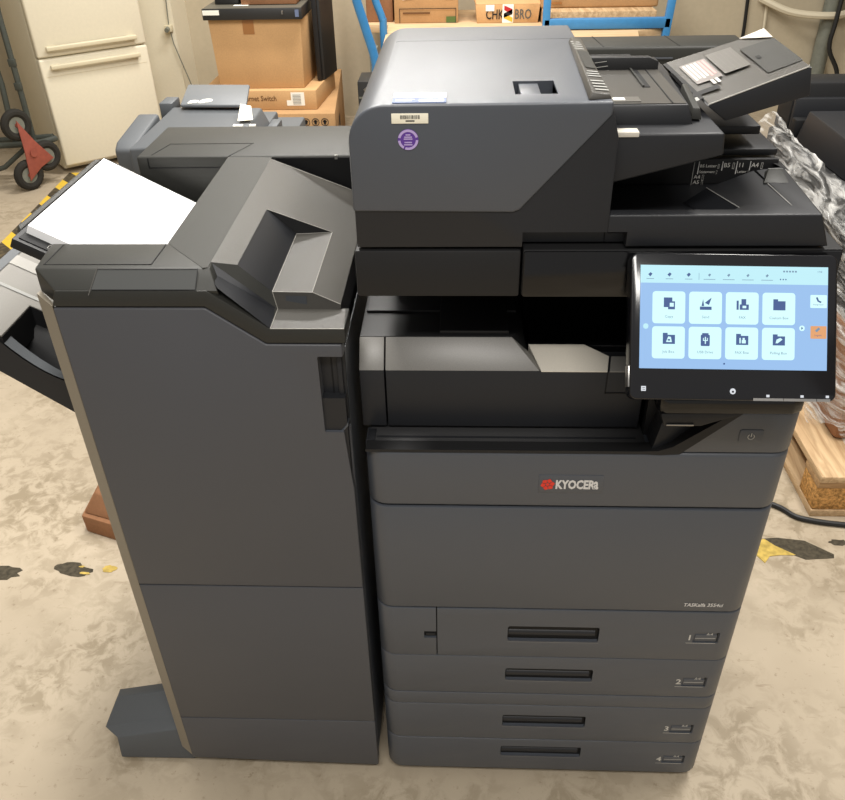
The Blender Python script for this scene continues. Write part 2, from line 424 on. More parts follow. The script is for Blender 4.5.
# red emblem: ring of folded blades round a hexagonal centre
ec = Vector((.2675, -.0016, .7812))
for k in range(6):
    a = R(60*k+10)
    pts = []
    for rr, da in ((.0036, -.45), (.0088, -.50), (.0108, .05), (.0088, .46), (.0042, .40)):
        pts.append(ec + Vector((rr*math.cos(a+da), 0, rr*math.sin(a+da)*1.02)))
    b.raw(pts, [list(range(5))], 'logor')
b.raw([ec + Vector((.0030*math.cos(R(60*k)), 0, .0030*math.sin(R(60*k)))) for k in range(6)], [list(range(6))], 'logor')
b.build('brand_badge', up, 'recessed badge with red emblem and pale lettering')
# ledge
MB().box(.002, .408, .018, .33, .826, .8425, 'ledge', .002).box(.014, .395, .030, .034, .842, .8432, 'dark').build('ledge_top', cop)
MB().box(.000, .012, .022, .05, .8425, .8445, 'dark', .0006).build('ledge_stop', cop)
# power panel with diagonal cut
pp = MB().prism(rplan(.38, .6145, 0, .60, .03), 'Z', .8425, .911, 'gray', .002).build('power_panel', cop, cuts=[
    MB().prism([(.3, .80), (.4515, .80), (.4515, .838), (.536, .93), (.3, .93)], 'Y', -.1, .34, 'gray')])
pb = MB().prism([(.529+a, .862+c) for a, c in rrect(.033, .022, .003)], 'Y', -.0012, .003, 'gray', .0006)
pb.tube([(.5455+.0045*math.sin(R(t)), -.0014, .8725+.0045*math.cos(R(t))) for t in range(35, 326, 29)], .00055, 'inkl', 5)
pb.box(.545, .546, -.0018, -.0012, .8725, .8785, 'inkl')
fw = .0012
pb.build('power_button', pp)
# black trim that borders the ledge and runs up the diagonal
tr = MB()
line = [(.006, .0), (.395, .0), (.41, .002), (.425, .008), (.452, .032), (.535, .0885)]
pts_t = [(.0, .8445), (.395, .8445), (.420, .8455), (.440, .8530), (.536, .930)]
pts_b = [(.0, .8400), (.400, .8400), (.425, .8385), (.4515, .8405), (.5465, .930)]
vs = []; fs = []
for (a, c), (d_, e) in zip(pts_t, pts_b): vs += [(a, -.0015, c), (d_, -.0015, e), (a, .02, c), (d_, .02, e)]
for i in range(len(pts_t)-1):
    k = 4*i; fs += [(k, k+1, k+5, k+4), (k, k+4, k+6, k+2), (k+1, k+3, k+7, k+5)]
tr.raw(vs, fs, 'darker', False); tr.build('black_trim', cop)
# recess beside the ledge and the black lip above it
rc = MB()
rc.box(.408, .55, .045, .06, .835, .93, 'darker')
rc.hull([(.412, .004, .842), (.470, .02, .842), (.520, .03, .893), (.424, .012, .893), (.412, .045, .842), (.470, .045, .842), (.52, .045, .893), (.424, .045, .893)],
        [(0, 1, 2, 3), (4, 5, 6, 7), (0, 1, 5, 4), (1, 2, 6, 5), (2, 3, 7, 6), (3, 0, 4, 7)], 'dark', .001)
rc.build('card_recess', cop)
lip = MB().prism([(.410, .012), (.412, .002), (.420, -.004), (.592, -.004), (.607, .003), (.6145, .025), (.6145, .32), (.410, .32)], 'Z', .9125, .936, 'gloss', .003)
lip.hull([(.420, -.006, .893), (.47, -.006, .893), (.53, -.003, .913), (.414, -.004, .913), (.420, .03, .893), (.50, .03, .893), (.53, .03, .913), (.414, .03, .913)],
         [(0, 1, 2, 3), (4, 5, 6, 7), (0, 1, 5, 4), (1, 2, 6, 5), (2, 3, 7, 6), (3, 0, 4, 7)], 'dark', .002)
lip.box(.423, .461, -.0078, -.005, .8945, .8975, 'metal', .001)  # highlight line on the lip, set in as a bright sliver
lip.build('card_reader_lip', cop)
# exit unit
ex = MB()
ex.prism([(.057, .8445), (.050, .850), (.050, .947), (.32, .947), (.32, .8445)], 'X', -.008, .0275, 'dark', .0015)
ex.prism([(.057, .8445), (.050, .850), (.050, .947), (.32, .947), (.32, .8445)], 'X', .0297, .4, 'dark', .0015)
ex.box(.345, .41, .049, .06, .91, .912, 'black'); ex.box(.345, .3465, .049, .06, .91, .948, 'black')
exo = ex.build('exit_unit', cop)
st = MB()
def slope(x0b, x1b, x0t, x1t, mat):
    st.hull([(x0b, .0495, .9475), (x1b, .0495, .9475), (x1t, .08, .986), (x0t, .08, .986), (x0b, .08, .9475), (x1b, .08, .9475)],
            [(0, 1, 2, 3), (0, 4, 5, 1), (1, 5, 2), (0, 3, 4), (4, 3, 2, 5)], mat, .0008)
slope(-.008, .0275, -.008, .0275, 'strip'); slope(.0297, .250, .0297, .210, 'strip')
st.build('silver_strip', exo, 'sloped silver strip')
w = MB()
V = [(.252, .0495, .9478), (.345, .0495, .9478), (.351, .08, .953), (.317, .1, .9615), (.236, .1, .9615), (.215, .08, .955)]
w.hull([(.252, .0495, .9478), (.345, .0495, .9478), (.351, .08, .9545), (.317, .1, .9625), (.236, .1, .9625),
        (.252, .0495, .946), (.345, .0495, .946), (.351, .08, .946), (.317, .1, .946), (.236, .1, .946)],
       [(0, 1, 2, 3, 4), (5, 6, 7, 8, 9), (0, 1, 6, 5), (1, 2, 7, 6), (2, 3, 8, 7), (3, 4, 9, 8), (4, 0, 5, 9)], 'pale', .0006)  # brighter reflection on this flatter panel is put into its colour
w.hull([(.348, .0495, .9478), (.40, .0495, .9478), (.40, .08, .9545), (.354, .08, .9545), (.348, .0495, .946), (.40, .0495, .946), (.40, .08, .946), (.354, .08, .946)],
       [(0, 1, 2, 3), (4, 5, 6, 7), (0, 1, 5, 4), (1, 2, 6, 5), (2, 3, 7, 6), (3, 0, 4, 7)], 'strip', .0006)
w.build('lit_panel', exo, 'silver catch panel coloured pale for the light it reflects')
tp = MB()
tp.hull([(-.008, .0805, .9865), (.209, .0805, .9865), (.225, .10, .9865), (.225, .31, .9865), (-.008, .31, .9865), (-.008, .0805, .947), (.249, .0805, .947), (.236, .10, .947), (.236, .31, .947), (-.008, .31, .947)],
        [(0, 1, 2, 3, 4), (5, 6, 7, 8, 9), (0, 1, 6, 5), (1, 2, 7, 6), (2, 3, 8, 7), (3, 4, 9, 8), (4, 0, 5, 9)], 'darker', .0012)
tp.box(.107, .206, .086, .24, .9865, .9925, 'darker', .001)
tp.box(-.004, .22, .15, .31, .9865, .991, 'darker', .001)
tp.box(.236, .405, .104, .31, .947, .958, 'gloss', .001)
tp.build('inner_tray', exo)
# scanner band
sc = MB()
sc.box(.004, .2105, .002, .60, 1.0895, 1.1535, 'darker', .0035)
sc.box(.213, .60, .004, .60, 1.0905, 1.1535, 'darker', .002)
scn_o = sc.build('scanner_unit', cop)
MB().prism([(.214+a, 1.0905+c) for a, c in rrect(.384, .0615, .003)], 'Y', .0005, .004, 'gloss', .001).build('gloss_panel', scn_o, 'glossy black panel')

# ---- document processor (top unit)
zc = 1.328
def arc(cx, cz, r, a0, a1, n): return [(cx+r*math.cos(R(a0+(a1-a0)*i/n)), cz+r*math.sin(R(a0+(a1-a0)*i/n))) for i in range(n+1)]
prof = [(.008, 1.157), (.3135, 1.157), (.3135, 1.29), (.303, zc-.001)] + arc(.049, zc-.042, .041, 90, 180, 8)
dpm = MB().prism(prof, 'Y', .003, .462, 'dark', .002)
dp = dpm.build('document_processor', cop, cuts=[cutbox(.211, .36, -.02, .02, 1.14, 1.1765), cutbox(.197, .246, .04, .101, 1.29, 1.4)])
cov = [(.0065, 1.2045), (.198, 1.2025), (.206, 1.2055), (.3035, 1.3155), (.3035, zc+.002)] + arc(.049, zc-.0415, .0425, 91, 180, 10)
cv = MB().prism(cov, 'Y', 0, .460, 'gray', .003, 3).build('top_cover', dp, cuts=[cutbox(.197, .246, .038, .10, 1.31, 1.4, 0), cutbox(-.05, .4, .352, .3535, zc-.0002, 1.4)], label='dark grey top cover with slanted seam')
MB().box(.34, .582, .262, .50, 1.157, 1.1975, 'darker', .002).build('rear_base', dp)
MB().box(.204, .2275, .038, .10, 1.305, zc-.001, 'gray', .001).raw([(.2275, .04, 1.30), (.245, .04, 1.30), (.245, .1, 1.30), (.2275, .1, 1.30)], [(0, 1, 2, 3)], 'dark').build('cover_latch', dp)
ist = MB().hull([(.276, .006, zc+.002), (.303, .012, zc+.002), (.309, .325, zc+.002), (.288, .325, zc+.002), (.280, .010, zc+.010), (.300, .014, zc+.007), (.306, .322, zc+.007), (.291, .322, zc+.010)],
                [(0, 1, 2, 3), (4, 5, 6, 7), (0, 1, 5, 4), (1, 2, 6, 5), (2, 3, 7, 6), (3, 0, 4, 7)], 'silver', .0015)
for y0, y1, n in ((.02, .075, 4), (.085, .12, 3), (.24, .30, 4)):
    for k in range(n):
        y = y0 + (y1-y0)*k/n
        ist.raw([(.2865-.002*(y < .1), y, zc+.0103), (.3005, y+.004, zc+.0082), (.3005, y+.0085, zc+.0082), (.2865-.002*(y < .1), y+.0045, zc+.0103)], [(0, 1, 2, 3)], 'greyl')
ist.raw([(.288, .13, zc+.0103), (.301, .13, zc+.0082), (.303, .23, zc+.0082), (.2885, .23, zc+.0103)], [(0, 1, 2, 3)], 'olive')
ist.build('indicator_strip', dp, 'raised strip of small pictograms')
# labels on the cover
al = MB()
al.box(.058, .1185, .004, .043, zc+.0006, zc+.0022, 'bluel'); al.box(.058, .1185, .024, .0435, zc+.0012, zc+.0028, 'white'); al.box(.088, .1155, .007, .0155, zc+.0012, zc+.0028, 'white')
al.box(.061, .083, .0165, .0185, zc+.0015, zc+.0024, 'inkl'); al.box(.061, .08, .010, .012, zc+.0015, zc+.0024, 'inkl')
al.build('asset_label', dp, 'white and blue label on top of the cover')
bl = MB().box(.057, .0985, -.0012, .001, 1.3085, 1.3195, 'cream_l', .0003)
x = .067
while x < .089:
    wd = random.choice((.0005, .0008, .0012)); bl.raw([(x, -.0014, 1.3135), (x+wd, -.0014, 1.3135), (x+wd, -.0014, 1.3178), (x, -.0014, 1.3178)], [(0, 1, 2, 3)], 'ink'); x += wd+random.choice((.0005, .0009))
bl.box(.073, .083, -.0015, -.0013, 1.3108, 1.3122, 'ink')
bl.build('barcode_label', dp, 'cream barcode label on the cover front')
rs = MB(); c0 = (.0752, 1.2905)
rs.cyl((c0[0], .001, c0[1]), (c0[0], -.0010, c0[1]), .0118, 'purple', 32)
for a0, a1 in ((15, 168), (185, 240), (250, 358)):
    n = 14; o1 = arc(c0[0], c0[1], .0116, a0, a1, n); o2 = arc(c0[0], c0[1], .0088, a0, a1, n)
    rs.raw([(p[0], -.0014, p[1]) for p in o1] + [(p[0], -.0014, p[1]) for p in o2], [(i, i+1, n+2+i, n+1+i) for i in range(n)], 'lilac')
for k, (z, hw) in enumerate(((.0055, .0028), (.0030, .0045), (.0008, .005), (-.0030, .0042), (-.0056, .0048))):
    rs.box(c0[0]-hw, c0[0]+hw, -.0015, -.0012, c0[1]+z-.0007, c0[1]+z+.0007, 'lilac')
rs.build('round_sticker', dp, 'round purple inspection sticker')
# output tray base
tb = MB()
tb.hull([(.3125, .003, 1.198), (.563, .003, 1.198), (.3125, .003, 1.157), (.5795, .003, 1.157), (.3125, .26, 1.198), (.578, .26, 1.198), (.3125, .26, 1.157), (.583, .26, 1.157)],
        [(0, 1, 3, 2), (4, 5, 7, 6), (0, 1, 5, 4), (2, 3, 7, 6), (1, 3, 7, 5), (0, 2, 6, 4)], 'dark', .0025, 3)
ot = tb.build('output_tray', dp, cuts=[MB().prism([(.3165, .020), (.465, .020), (.481, .034), (.5375, .0325), (.532, .160), (.572, .175), (.572, .199), (.3165, .199)], 'Z', 1.168, 1.25, 'dark'),
    cutbox(.211, .337, -.02, .02, 1.14, 1.1765)])
ti = MB()
ti.hull([(.456, .114, 1.1905), (.530, .165, 1.196), (.5375, .034, 1.1965), (.481, .036, 1.1905), (.43, .118, 1.169), (.530, .168, 1.169), (.537, .0345, 1.169), (.470, .032, 1.169)],
        [(0, 1, 2, 3), (4, 5, 6, 7), (0, 1, 5, 4), (1, 2, 6, 5), (2, 3, 7, 6), (3, 0, 4, 7)], 'dark', 0)
ti.hull([(.527, .112, 1.1985), (.559, .110, 1.1985), (.560, .144, 1.205), (.542, .146, 1.205), (.527, .112, 1.196), (.559, .110, 1.196), (.560, .155, 1.196), (.540, .155, 1.196)],
        [(0, 1, 2, 3), (4, 5, 6, 7), (0, 1, 5, 4), (1, 2, 6, 5), (2, 3, 7, 6), (3, 0, 4, 7)], 'olive', .001)
ti.raw([(.560, .198, 1.1982), (.5755, .198, 1.1982), (.5745, .155, 1.1982)], [(0, 1, 2)], 'black')
for a_, c_ in (((.456, .114, 1.191), (.481, .036, 1.191)), ((.481, .036, 1.191), (.5375, .034, 1.197)), ((.5375, .034, 1.197), (.532, .12, 1.197)), ((.542, .146, 1.2052), (.560, .144, 1.2052))): ti.tube([a_, c_], .0006, 'greyl', 5)
# marked rear wall
ti.box(.318, .571, .19, .198, 1.169, 1.2035, 'darker', .001)
for xx, t1, t2 in ((.465, 'B5 Letter\u25AF', 'Statement\u25AF'), (.497, 'B5\u25AF', ''), (.5165, '11', 'Letter\u25AF'), (.5345, 'A4\u25AF', '')):
    ti.box(xx-.0022, xx-.0012, .1885, .1895, 1.1835 if t2 else 1.1885, 1.2010, 'logow')
    ti.text(t1, .0085 if len(t1) < 4 else .0058, 'inkl', (xx, .1888, 1.1930), (1, 0, 0), (0, 0, 1), bold=.0001)
    if t2: ti.text(t2, .0052, 'inkl', (xx, .1888, 1.1850), (1, 0, 0), (0, 0, 1))
ti.box(.4565, .4573, .1885, .1895, 1.1675, 1.2005, 'greyl')
ti.text('A4\u25AF', .0075, 'inkl', (.459, .1888, 1.1770), (1, 0, 0), (0, 0, 1)); ti.text('A5\u25AF', .0075, 'inkl', (.459, .1888, 1.1695), (1, 0, 0), (0, 0, 1))
ti.build('output_tray_insert', dp, 'dark tray floor with paper size marks')
# stacked flat plates between tray and feeder
MB().box(.33, .572, .205, .30, 1.2035, 1.213, 'dark', .002).box(.33, .548, .22, .36, 1.228, 1.240, 'dark', .002).box(.32, .40, .20, .44, 1.20, 1.29, 'black').build('lower_guides', dp)
# feeder body
fb = MB()
fb.hull([(.315, .03, 1.286), (.440, .03, 1.286), (.3135, .03, 1.226), (.443, .03, 1.260), (.315, .44, 1.286), (.440, .44, 1.286), (.3135, .44, 1.226), (.443, .44, 1.260)],
        [(0, 1, 3, 2), (4, 5, 7, 6), (0, 1, 5, 4), (2, 3, 7, 6), (1, 3, 7, 5), (0, 2, 6, 4)], 'dark', .003, 3)
fbo = fb.build('feeder_body', dp)
fl = MB()
fl.hull([(.308, .066, 1.284), (.412, .066, 1.284), (.404, .071, 1.308), (.308, .071, 1.308), (.308, .30, 1.284), (.425, .30, 1.284), (.42, .30, 1.305), (.308, .30, 1.305)],
        [(0, 1, 2, 3), (4, 5, 6, 7), (0, 1, 5, 4), (1, 2, 6, 5), (2, 3, 7, 6), (3, 0, 4, 7)], 'dark', .002)
fl.build('feed_cover', dp)
ft = MB()
ft.box(.312, .402, .074, .29, 1.3078, 1.3088, 'silver')
ft.box(.385, .3865, .074, .30, 1.3088, 1.3095, 'black')
ft.box(.3665, .374, .15, .26, 1.3088, 1.3095, 'black'); ft.box(.364, .3665, .15, .27, 1.3088, 1.3115, 'olive')
ft.box(.315, .350, .080, .102, 1.3088, 1.3098, 'sticker'); ft.box(.318, .332, .086, .096, 1.3098, 1.3102, 'white')
ft.build('feed_plate', dp, 'lighter grey feed plate')
MB().box(.3155, .3415, .028, .045, 1.2825, 1.2885, 'pale', .001).build('feed_lever', dp, 'pale grey lever')
gp = [(.303, .245, 1.291), (.403, .247, 1.298), (.403, .248, 1.319), (.390, .248, 1.3245), (.303, .248, 1.3245)]
gd = MB().hull(gp + [(x, y+.012, z) for x, y, z in gp], [list(range(5)), list(range(9, 4, -1))] + [[i, (i+1) % 5, 5+(i+1) % 5, 5+i] for i in range(5)], 'darker', .0012)
for k in range(4):
    gd.raw([(.316+.002*k, .2435, 1.3185-.006*k), (.332+.002*k, .2435, 1.3205-.006*k), (.332+.002*k, .2435, 1.3212-.006*k), (.316+.002*k, .2435, 1.3192-.006*k)], [(0, 1, 2, 3)], 'inkl')
gd.build('rear_guide', dp, 'near-black rear guide with pale line marks')
# document input tray (tilted)
FL, BLk, FR, BR_ = Vector((.435, .1, 1.298)), Vector((.430, .335, 1.297)), Vector((.5485, .1, 1.342)), Vector((.567, .335, 1.339))
dn = Vector((.012, 0, -.031))
it = MB()
MIDR = Vector((.556, .22, 1.337))
it.hull([FL, FR, BR_, BLk, FL+Vector((.025, 0, -.018)), FR+Vector((.006, 0, -.033)), BR_+Vector((.004, 0, -.02)), BLk+Vector((.02, 0, -.018))],
        [(0, 1, 2), (0, 2, 3), (4, 5, 6), (4, 6, 7), (0, 1, 5, 4), (1, 2, 6, 5), (2, 3, 7, 6), (3, 0, 4, 7)], 'dark', .0016)
ito = it.build('input_tray', dp)
nrm = (FR-FL).cross(BLk-FL).normalized()
def onT(a, c, h=.0012): return FL + (FR-FL)*a + (BLk-FL)*c + (BR_-FR-(BLk-FL))*a*c + nrm*h
def quad(mb, a0, a1, c0, c1, mat, h=.0012):
    mb.raw([onT(a0, c0, h), onT(a1, c0, h), onT(a1, c1, h), onT(a0, c1, h)], [(0, 1, 2, 3)], mat)
pl = MB()
quad(pl, .02, .985, .01, .985, 'silver', 0.0014)
quad(pl, .66, .99, .14, .76, 'olive', .0022)
quad(pl, .36, .61, .38, .86, 'sticker', 0.0027)
quad(pl, .08, .33, .36, .80, 'sticker2', 0.0027)
for k in range(6): quad(pl, .10+.037*k, .122+.037*k, .42+.02*(k % 2), .77, 'pink' if k > 3 else 'inkl', 0.0031)
for k in range(2): quad(pl, .20+.045*k, .23+.045*k, .27, .36, 'inkl', 0.0030)
for k in range(5): quad(pl, .39+.045*k, .392+.045*k, .42, .82, 'sticker2', 0.0031)
pl.raw([onT(.74, .985, .003), onT(.985, .77, .003), onT(.985, .985, .006)], [(0, 1, 2)], 'pale')  # light caught by the lifted corner, painted as a pale triangle
pl.tube([onT(.01, .005, .0012), onT(.98, .005, .0012), onT(.99, .03, .0012)], .0009, 'edge', 6)  # highlight along the front edge, put in as a pale tube
quad(pl, -.06, .22, .17, .24, 'black', 0.0030); quad(pl, -.02, .02, .1, .95, 'black', 0.0031)
quad(pl, -.08, -.01, .10, .16, 'greyl', .003)
quad(pl, .70, .74, .44, .50, 'black', 0.0030)
pl.build('tray_surface', dp, 'lighter grey tray surface with instruction stickers')
sg = MB().hull([(.411, .08, 1.288), (.424, .078, 1.288), (.436, .20, 1.288), (.424, .20, 1.288), (.413, .082, 1.301), (.421, .081, 1.301), (.433, .20, 1.301), (.426, .20, 1.301)],
               [(0, 1, 2, 3), (4, 5, 6, 7), (0, 1, 5, 4), (1, 2, 6, 5), (2, 3, 7, 6), (3, 0, 4, 7)], 'olive', .001)
sg.box(.4055, .4105, .075, .2, 1.2865, 1.2875, 'black')
sg.build('paper_guide', dp)

# ---- control panel
O = Vector((.3393, -.1161, 1.0138)); Ux = Vector((.9991, .0303, -.0311)).normalized()
Vy = Vector((.0, .566, .8244)); Vy = (Vy - Ux*Vy.dot(Ux)).normalized(); Nn = Ux.cross(Vy)   # Nn toward viewer
if Nn.y > 0: Nn = -Nn
PW, PH = .2479, .1764
def S(px, py, h=0):     # px,py in a 776 x 545 grid measured from the panel's top-left corner
    return O + Ux*(px/776*PW) + Vy*((545-py)/545*PH) + Nn*h
def S3(px, py): return (px-40)*776/776, (py-50)
cp = MB()
out = rrect(PW, PH, .009, 5)
k = len(out)
vs = [O+Ux*a+Vy*c for a, c in out] + [O+Ux*a+Vy*c-Nn*.022 for a, c in out]
cp.hull(vs, [list(range(k)), list(range(k, 2*k))[::-1]] + [[i, (i+1) % k, k+(i+1) % k, k+i] for i in range(k)], 'bezel', .0022, 3, ang=40)
cp.obox(O+Ux*.075+Vy*.012-Nn*.10, Ux*.165, Vy*.09, Nn*.08, 'black', .004)
cpo = cp.build('control_panel', cop)
sm_ = MB()
def rect(mb, x0, y0, x1, y1, mat, h):
    mb.raw([S(x0, y1, h), S(x1, y1, h), S(x1, y0, h), S(x0, y0, h)], [(0, 1, 2, 3)], mat)
def rr(mb, x0, y0, x1, y1, r, mat, h):
    pts = [S(x0+a, y1-c, h) for a, c in rrect(x1-x0, y1-y0, r)]
    mb.raw(pts, [list(range(len(pts)))], mat)
sx0, sy0, sx1, sy1 = 34, 47, 738, 430
rect(sm_, sx0, sy0, sx1, sy1, 'scr', .0006)
rect(sm_, sx0, sy0, sx1-1, 113, 'scrtop', .0010)
sm_.build('screen', cpo, 'lit pale blue touch screen')
ic = MB()
names = ['Copy', 'Send', 'FAX', 'Custom Box', 'Job Box', 'USB Drive', 'FAX Box', 'Polling Box']
h0, h1, h2 = .0012, .0016, .0020
for r_ in range(2):
    for c_ in range(4):
        icall, ic = ic, MB()
        x0 = 80 + c_*137.5; y0 = 144 + r_*130
        rr(ic, x0, y0, x0+123, y0+119, 12, 'tile', h0)
        cx, cy = x0+62, y0+45
        ic.text(names[r_*4+c_], .0045, 'icon2', S(cx, y0+98, h1), Ux, Vy, 'CENTER')
        i = r_*4+c_
        if i == 0:
            rect(ic, cx-20, cy-22, cx+12, cy+14, 'icon', h1); rect(ic, cx-4, cy-8, cx+22, cy+22, 'icon', h1+.0002); rect(ic, cx+2, cy-2, cx+17, cy+12, 'tile', h2)
        elif i == 1:
            rect(ic, cx-22, cy+10, cx+22, cy+22, 'icon', h1)
            ic.raw([S(cx-16, cy+8, h1), S(cx-6, cy+8, h1), S(cx-10, cy-18, h1)], [(0, 1, 2)], 'icon')
            ic.raw([S(cx-4, cy-4, h1), S(cx+22, cy-24, h1), S(cx+12, cy+4, h1)], [(0, 1, 2)], 'icon')
        elif i == 2:
            rect(ic, cx-22, cy-14, cx-14, cy+20, 'icon', h1); rect(ic, cx-10, cy, cx+24, cy+20, 'icon', h1); rect(ic, cx-4, cy-20, cx+14, cy+2, 'icon', h1); rect(ic, cx, cy+5, cx+14, cy+14, 'tile', h2)
        elif i == 5:
            rr(ic, cx-17, cy-16, cx+17, cy+26, 4, 'icon', h1); rect(ic, cx-12, cy-22, cx+12, cy-16, 'icon', h1)
            rect(ic, cx-2, cy-8, cx+2, cy+18, 'tile', h2); rect(ic, cx-9, cy-4, cx-6, cy+6, 'tile', h2); rect(ic, cx+6, cy-4, cx+9, cy+6, 'tile', h2); rect(ic, cx-9, cy+4, cx+9, cy+7, 'tile', h2)
        else:
            rect(ic, cx-22, cy-14, cx+24, cy+20, 'icon', h1); rect(ic, cx-22, cy-21, cx-4, cy-14, 'icon', h1)
            if i == 4: ic.raw([S(cx-10, cy+13, h2), S(cx+12, cy+13, h2), S(cx+8, cy-6, h2), S(cx-2, cy-8, h2)], [(0, 1, 2, 3)], 'tile'); rect(ic, cx-4, cy+2, cx+5, cy+8, 'icon', h2+.0002)
            if i == 6: rect(ic, cx-10, cy-6, cx-5, cy+14, 'tile', h2); rect(ic, cx-1, cy+2, cx+14, cy+14, 'tile', h2); rect(ic, cx+2, cy-6, cx+10, cy+2, 'tile', h2)
            if i == 7: ic.raw([S(cx-12, cy+12, h2), S(cx-4, cy+12, h2), S(cx+14, cy-2, h2), S(cx+6, cy-8, h2), S(cx-8, cy-2, h2)], [(0, 1, 2, 3, 4)], 'tile')
        ic.build('app_tile', cpo, 'white tile %s' % names[i]); ic = icall
# top band icons
for i, x in enumerate((70, 142, 214, 292, 364, 436, 508)):
    mt = 'icon' if i < 3 else 'icon2'
    s_ = 8 if i < 3 else 6
    ic = MB(); ic.raw([S(x-s_, 82, h1), S(x, 82+s_, h1), S(x+s_, 80, h1), S(x+1, 82-s_, h1)], [(0, 1, 2, 3)], mt)
    rect(ic, x-(14 if i < 3 else 22), 97, x+(14 if i < 3 else 22), 99, 'icon2', h1); ic.build('menu_icon', cpo)
ic = MB()
for k in range(3): rr(ic, 556+k*10, 92, 561+k*10, 97, 2, 'icon', h1)
ic.build('menu_dots', cpo); ic = MB()
rect(ic, 252, 74, 253.5, 100, 'icon2', h1)
ic.build('menu_divider', cpo); ic = MB()
for k in range(5): rect(ic, 568+k*11, 62, 575+k*11, 68, 'icon2', h1)
ic.build('status_icons', cpo); ic = MB()
ic.text('17:08', .0026, 'icon', S(696, 67, h1), Ux, Vy)
ic.build('clock_text', cpo); ic = MB()
rr(ic, 672, 150, 734, 198, 3, 'tile', h0); ic.text('Energy Saver', .0024, 'icon', S(702, 188, h1), Ux, Vy, 'CENTER')
ic.raw([S(692, 160, h1), S(699, 158, h1), S(703, 170, h1), S(714, 175, h1), S(710, 180, h1), S(698, 174, h1)], [list(range(6))], 'icon')
ic.build('side_button', cpo, 'white side button'); ic = MB()
rr(ic, 674, 265, 734, 312, 3, 'orange', h0); ic.text('Logout', .003, 'icon', S(702, 302, h1), Ux, Vy, 'CENTER')
ic.raw([S(690, 282, h1), S(704, 270, h1), S(710, 276, h1), S(697, 288, h1)], [(0, 1, 2, 3)], 'icon2')
ic.build('side_button', cpo, 'orange side button'); ic = MB()
for x in (56, 642):
    ic = MB(); rr(ic, x-10, 264, x+10, 284, 9, 'tile' if x > 300 else 'scrtop', h0)
    if x < 300: ic.build('page_arrow', cpo)
ic.raw([S(639, 268, h1), S(646, 274, h1), S(639, 280, h1)], [(0, 1, 2)], 'icon')
ic.build('page_arrow', cpo); ic = MB()
rr(ic, 348, 406, 355, 413, 3, 'icon', h1)
ic.build('page_dot', cpo)
ky = MB()
rect(ky, 42, 496, 60, 514, 'led', .0012)
rect(ky, 46, 501, 56, 503, 'bezel', .0016); rect(ky, 46, 507, 56, 509, 'bezel', .0016)
ky.build('panel_key', cpo, 'white square key'); ky = MB()
pts = [S(386+11*math.cos(R(t)), 511+11*math.sin(R(t)), .0012) for t in range(0, 360, 20)]
ky.raw(pts[::-1], [list(range(len(pts)))], 'led'); rect(ky, 382, 509, 390, 516, 'bezel', .0016)
ky.build('panel_key', cpo, 'round white home key')
for x in (512, 640, 735): ky = MB(); rect(ky, x, 522, x+12, 531, 'led', .0012); ky.build('panel_key', cpo)
for a, c in ((463, 576), (578, 700), (702, 752)):
    MB().raw([S(a, 545, .0012), S(c, 545, .0012), S(c, 535, .0012), S(a, 535, .0012)], [(0, 1, 2, 3)], 'metal').build('key_cap', cpo)
e = MB(); e.obox(S(-6, 500, -.016), Ux*.004, Vy*.026, Nn*.014, 'metal', .001); e.build('usb_door', cpo)

# ================================================================== FINISHER
fin = thing('finisher', (-.21, .3, 0), 'dark grey document finisher docked to the left of the copier', 'finisher')
m = MB()
m.prism([(-.401, .006), (-.4245, .022), (-.4245, .60), (-.024, .60), (-.024, .004)], 'Z', .05, .93, 'dark')
m.box(-.262, -.03, .05, .60, .90, 1.015, 'dark')
m.box(-.4235, -.03, .026, .10, .90, 1.018, 'dark')
for x in (-.38, -.07):
    for y in (.08, .5): m.cyl((x, y, 0), (x, y, .055), .02, 'black')
m.build('finisher_body', fin)
MB().hull([(-.4005, .002, .052), (-.4005, .002, 1.075), (-.4265, .020, 1.085), (-.4265, .020, .052), (-.402, .010, .052), (-.402, .010, 1.075), (-.4255, .03, 1.085), (-.4255, .03, .052)],
          [(0, 1, 2, 3), (4, 5, 6, 7), (0, 1, 5, 4), (1, 2, 6, 5), (2, 3, 7, 6), (3, 0, 4, 7)], 'sidest').build('corner_strip', fin, 'lighter taupe corner strip')
door_p = [(-.400, .5515), (-.0215, .5515), (-.0215, 1.019), (-.1235, 1.019), (-.197, 1.0735), (-.400, 1.0735)]
MB().prism(door_p, 'Y', 0, .025, 'fgray', .0028, 3).build('front_door', fin, cuts=[
    MB().box(-.0565, .01, -.03, .02, .8735, 1.0005, 'gray', .002),
    MB().prism([(-.030, .885), (-.01, .885), (-.01, .757), (-.0215, .757)], 'Y', -.02, .016, 'gray')])
pk = MB()
pk.box(-.0560, -.022, .0188, .024, .875, .999, 'dark')
pk.box(-.0420, -.0405, .0175, .019, .875, .999, 'black'); pk.box(-.0335, -.026, .013, .019, .880, .999, 'dark', .002)
pk.hull([(-.0565, .002, .874), (-.031, .002, .874), (-.0225, .002, .890), (-.0225, .019, .886), (-.0565, .019, .879), (-.0565, .002, .8735), (-.031, .002, .8735), (-.0225, .002, .884), (-.0225, .019, .884), (-.0565, .019, .8735)],
        [(0, 1, 2, 3, 4), (5, 6, 7, 8, 9), (0, 1, 6, 5), (1, 2, 7, 6), (2, 3, 8, 7), (3, 4, 9, 8), (4, 0, 5, 9)], 'gray', 0)
pk.build('door_pocket', fin)
MB().box(-.400, -.0215, 0, .025, .1815, .5495, 'fgray', .0022).build('lower_panel', fin)
MB().prism([(-.400, .046), (-.0215, .036), (-.0215, .1795), (-.400, .1795)], 'Y', 0, .025, 'fgray', .0022).build('base_panel', fin)
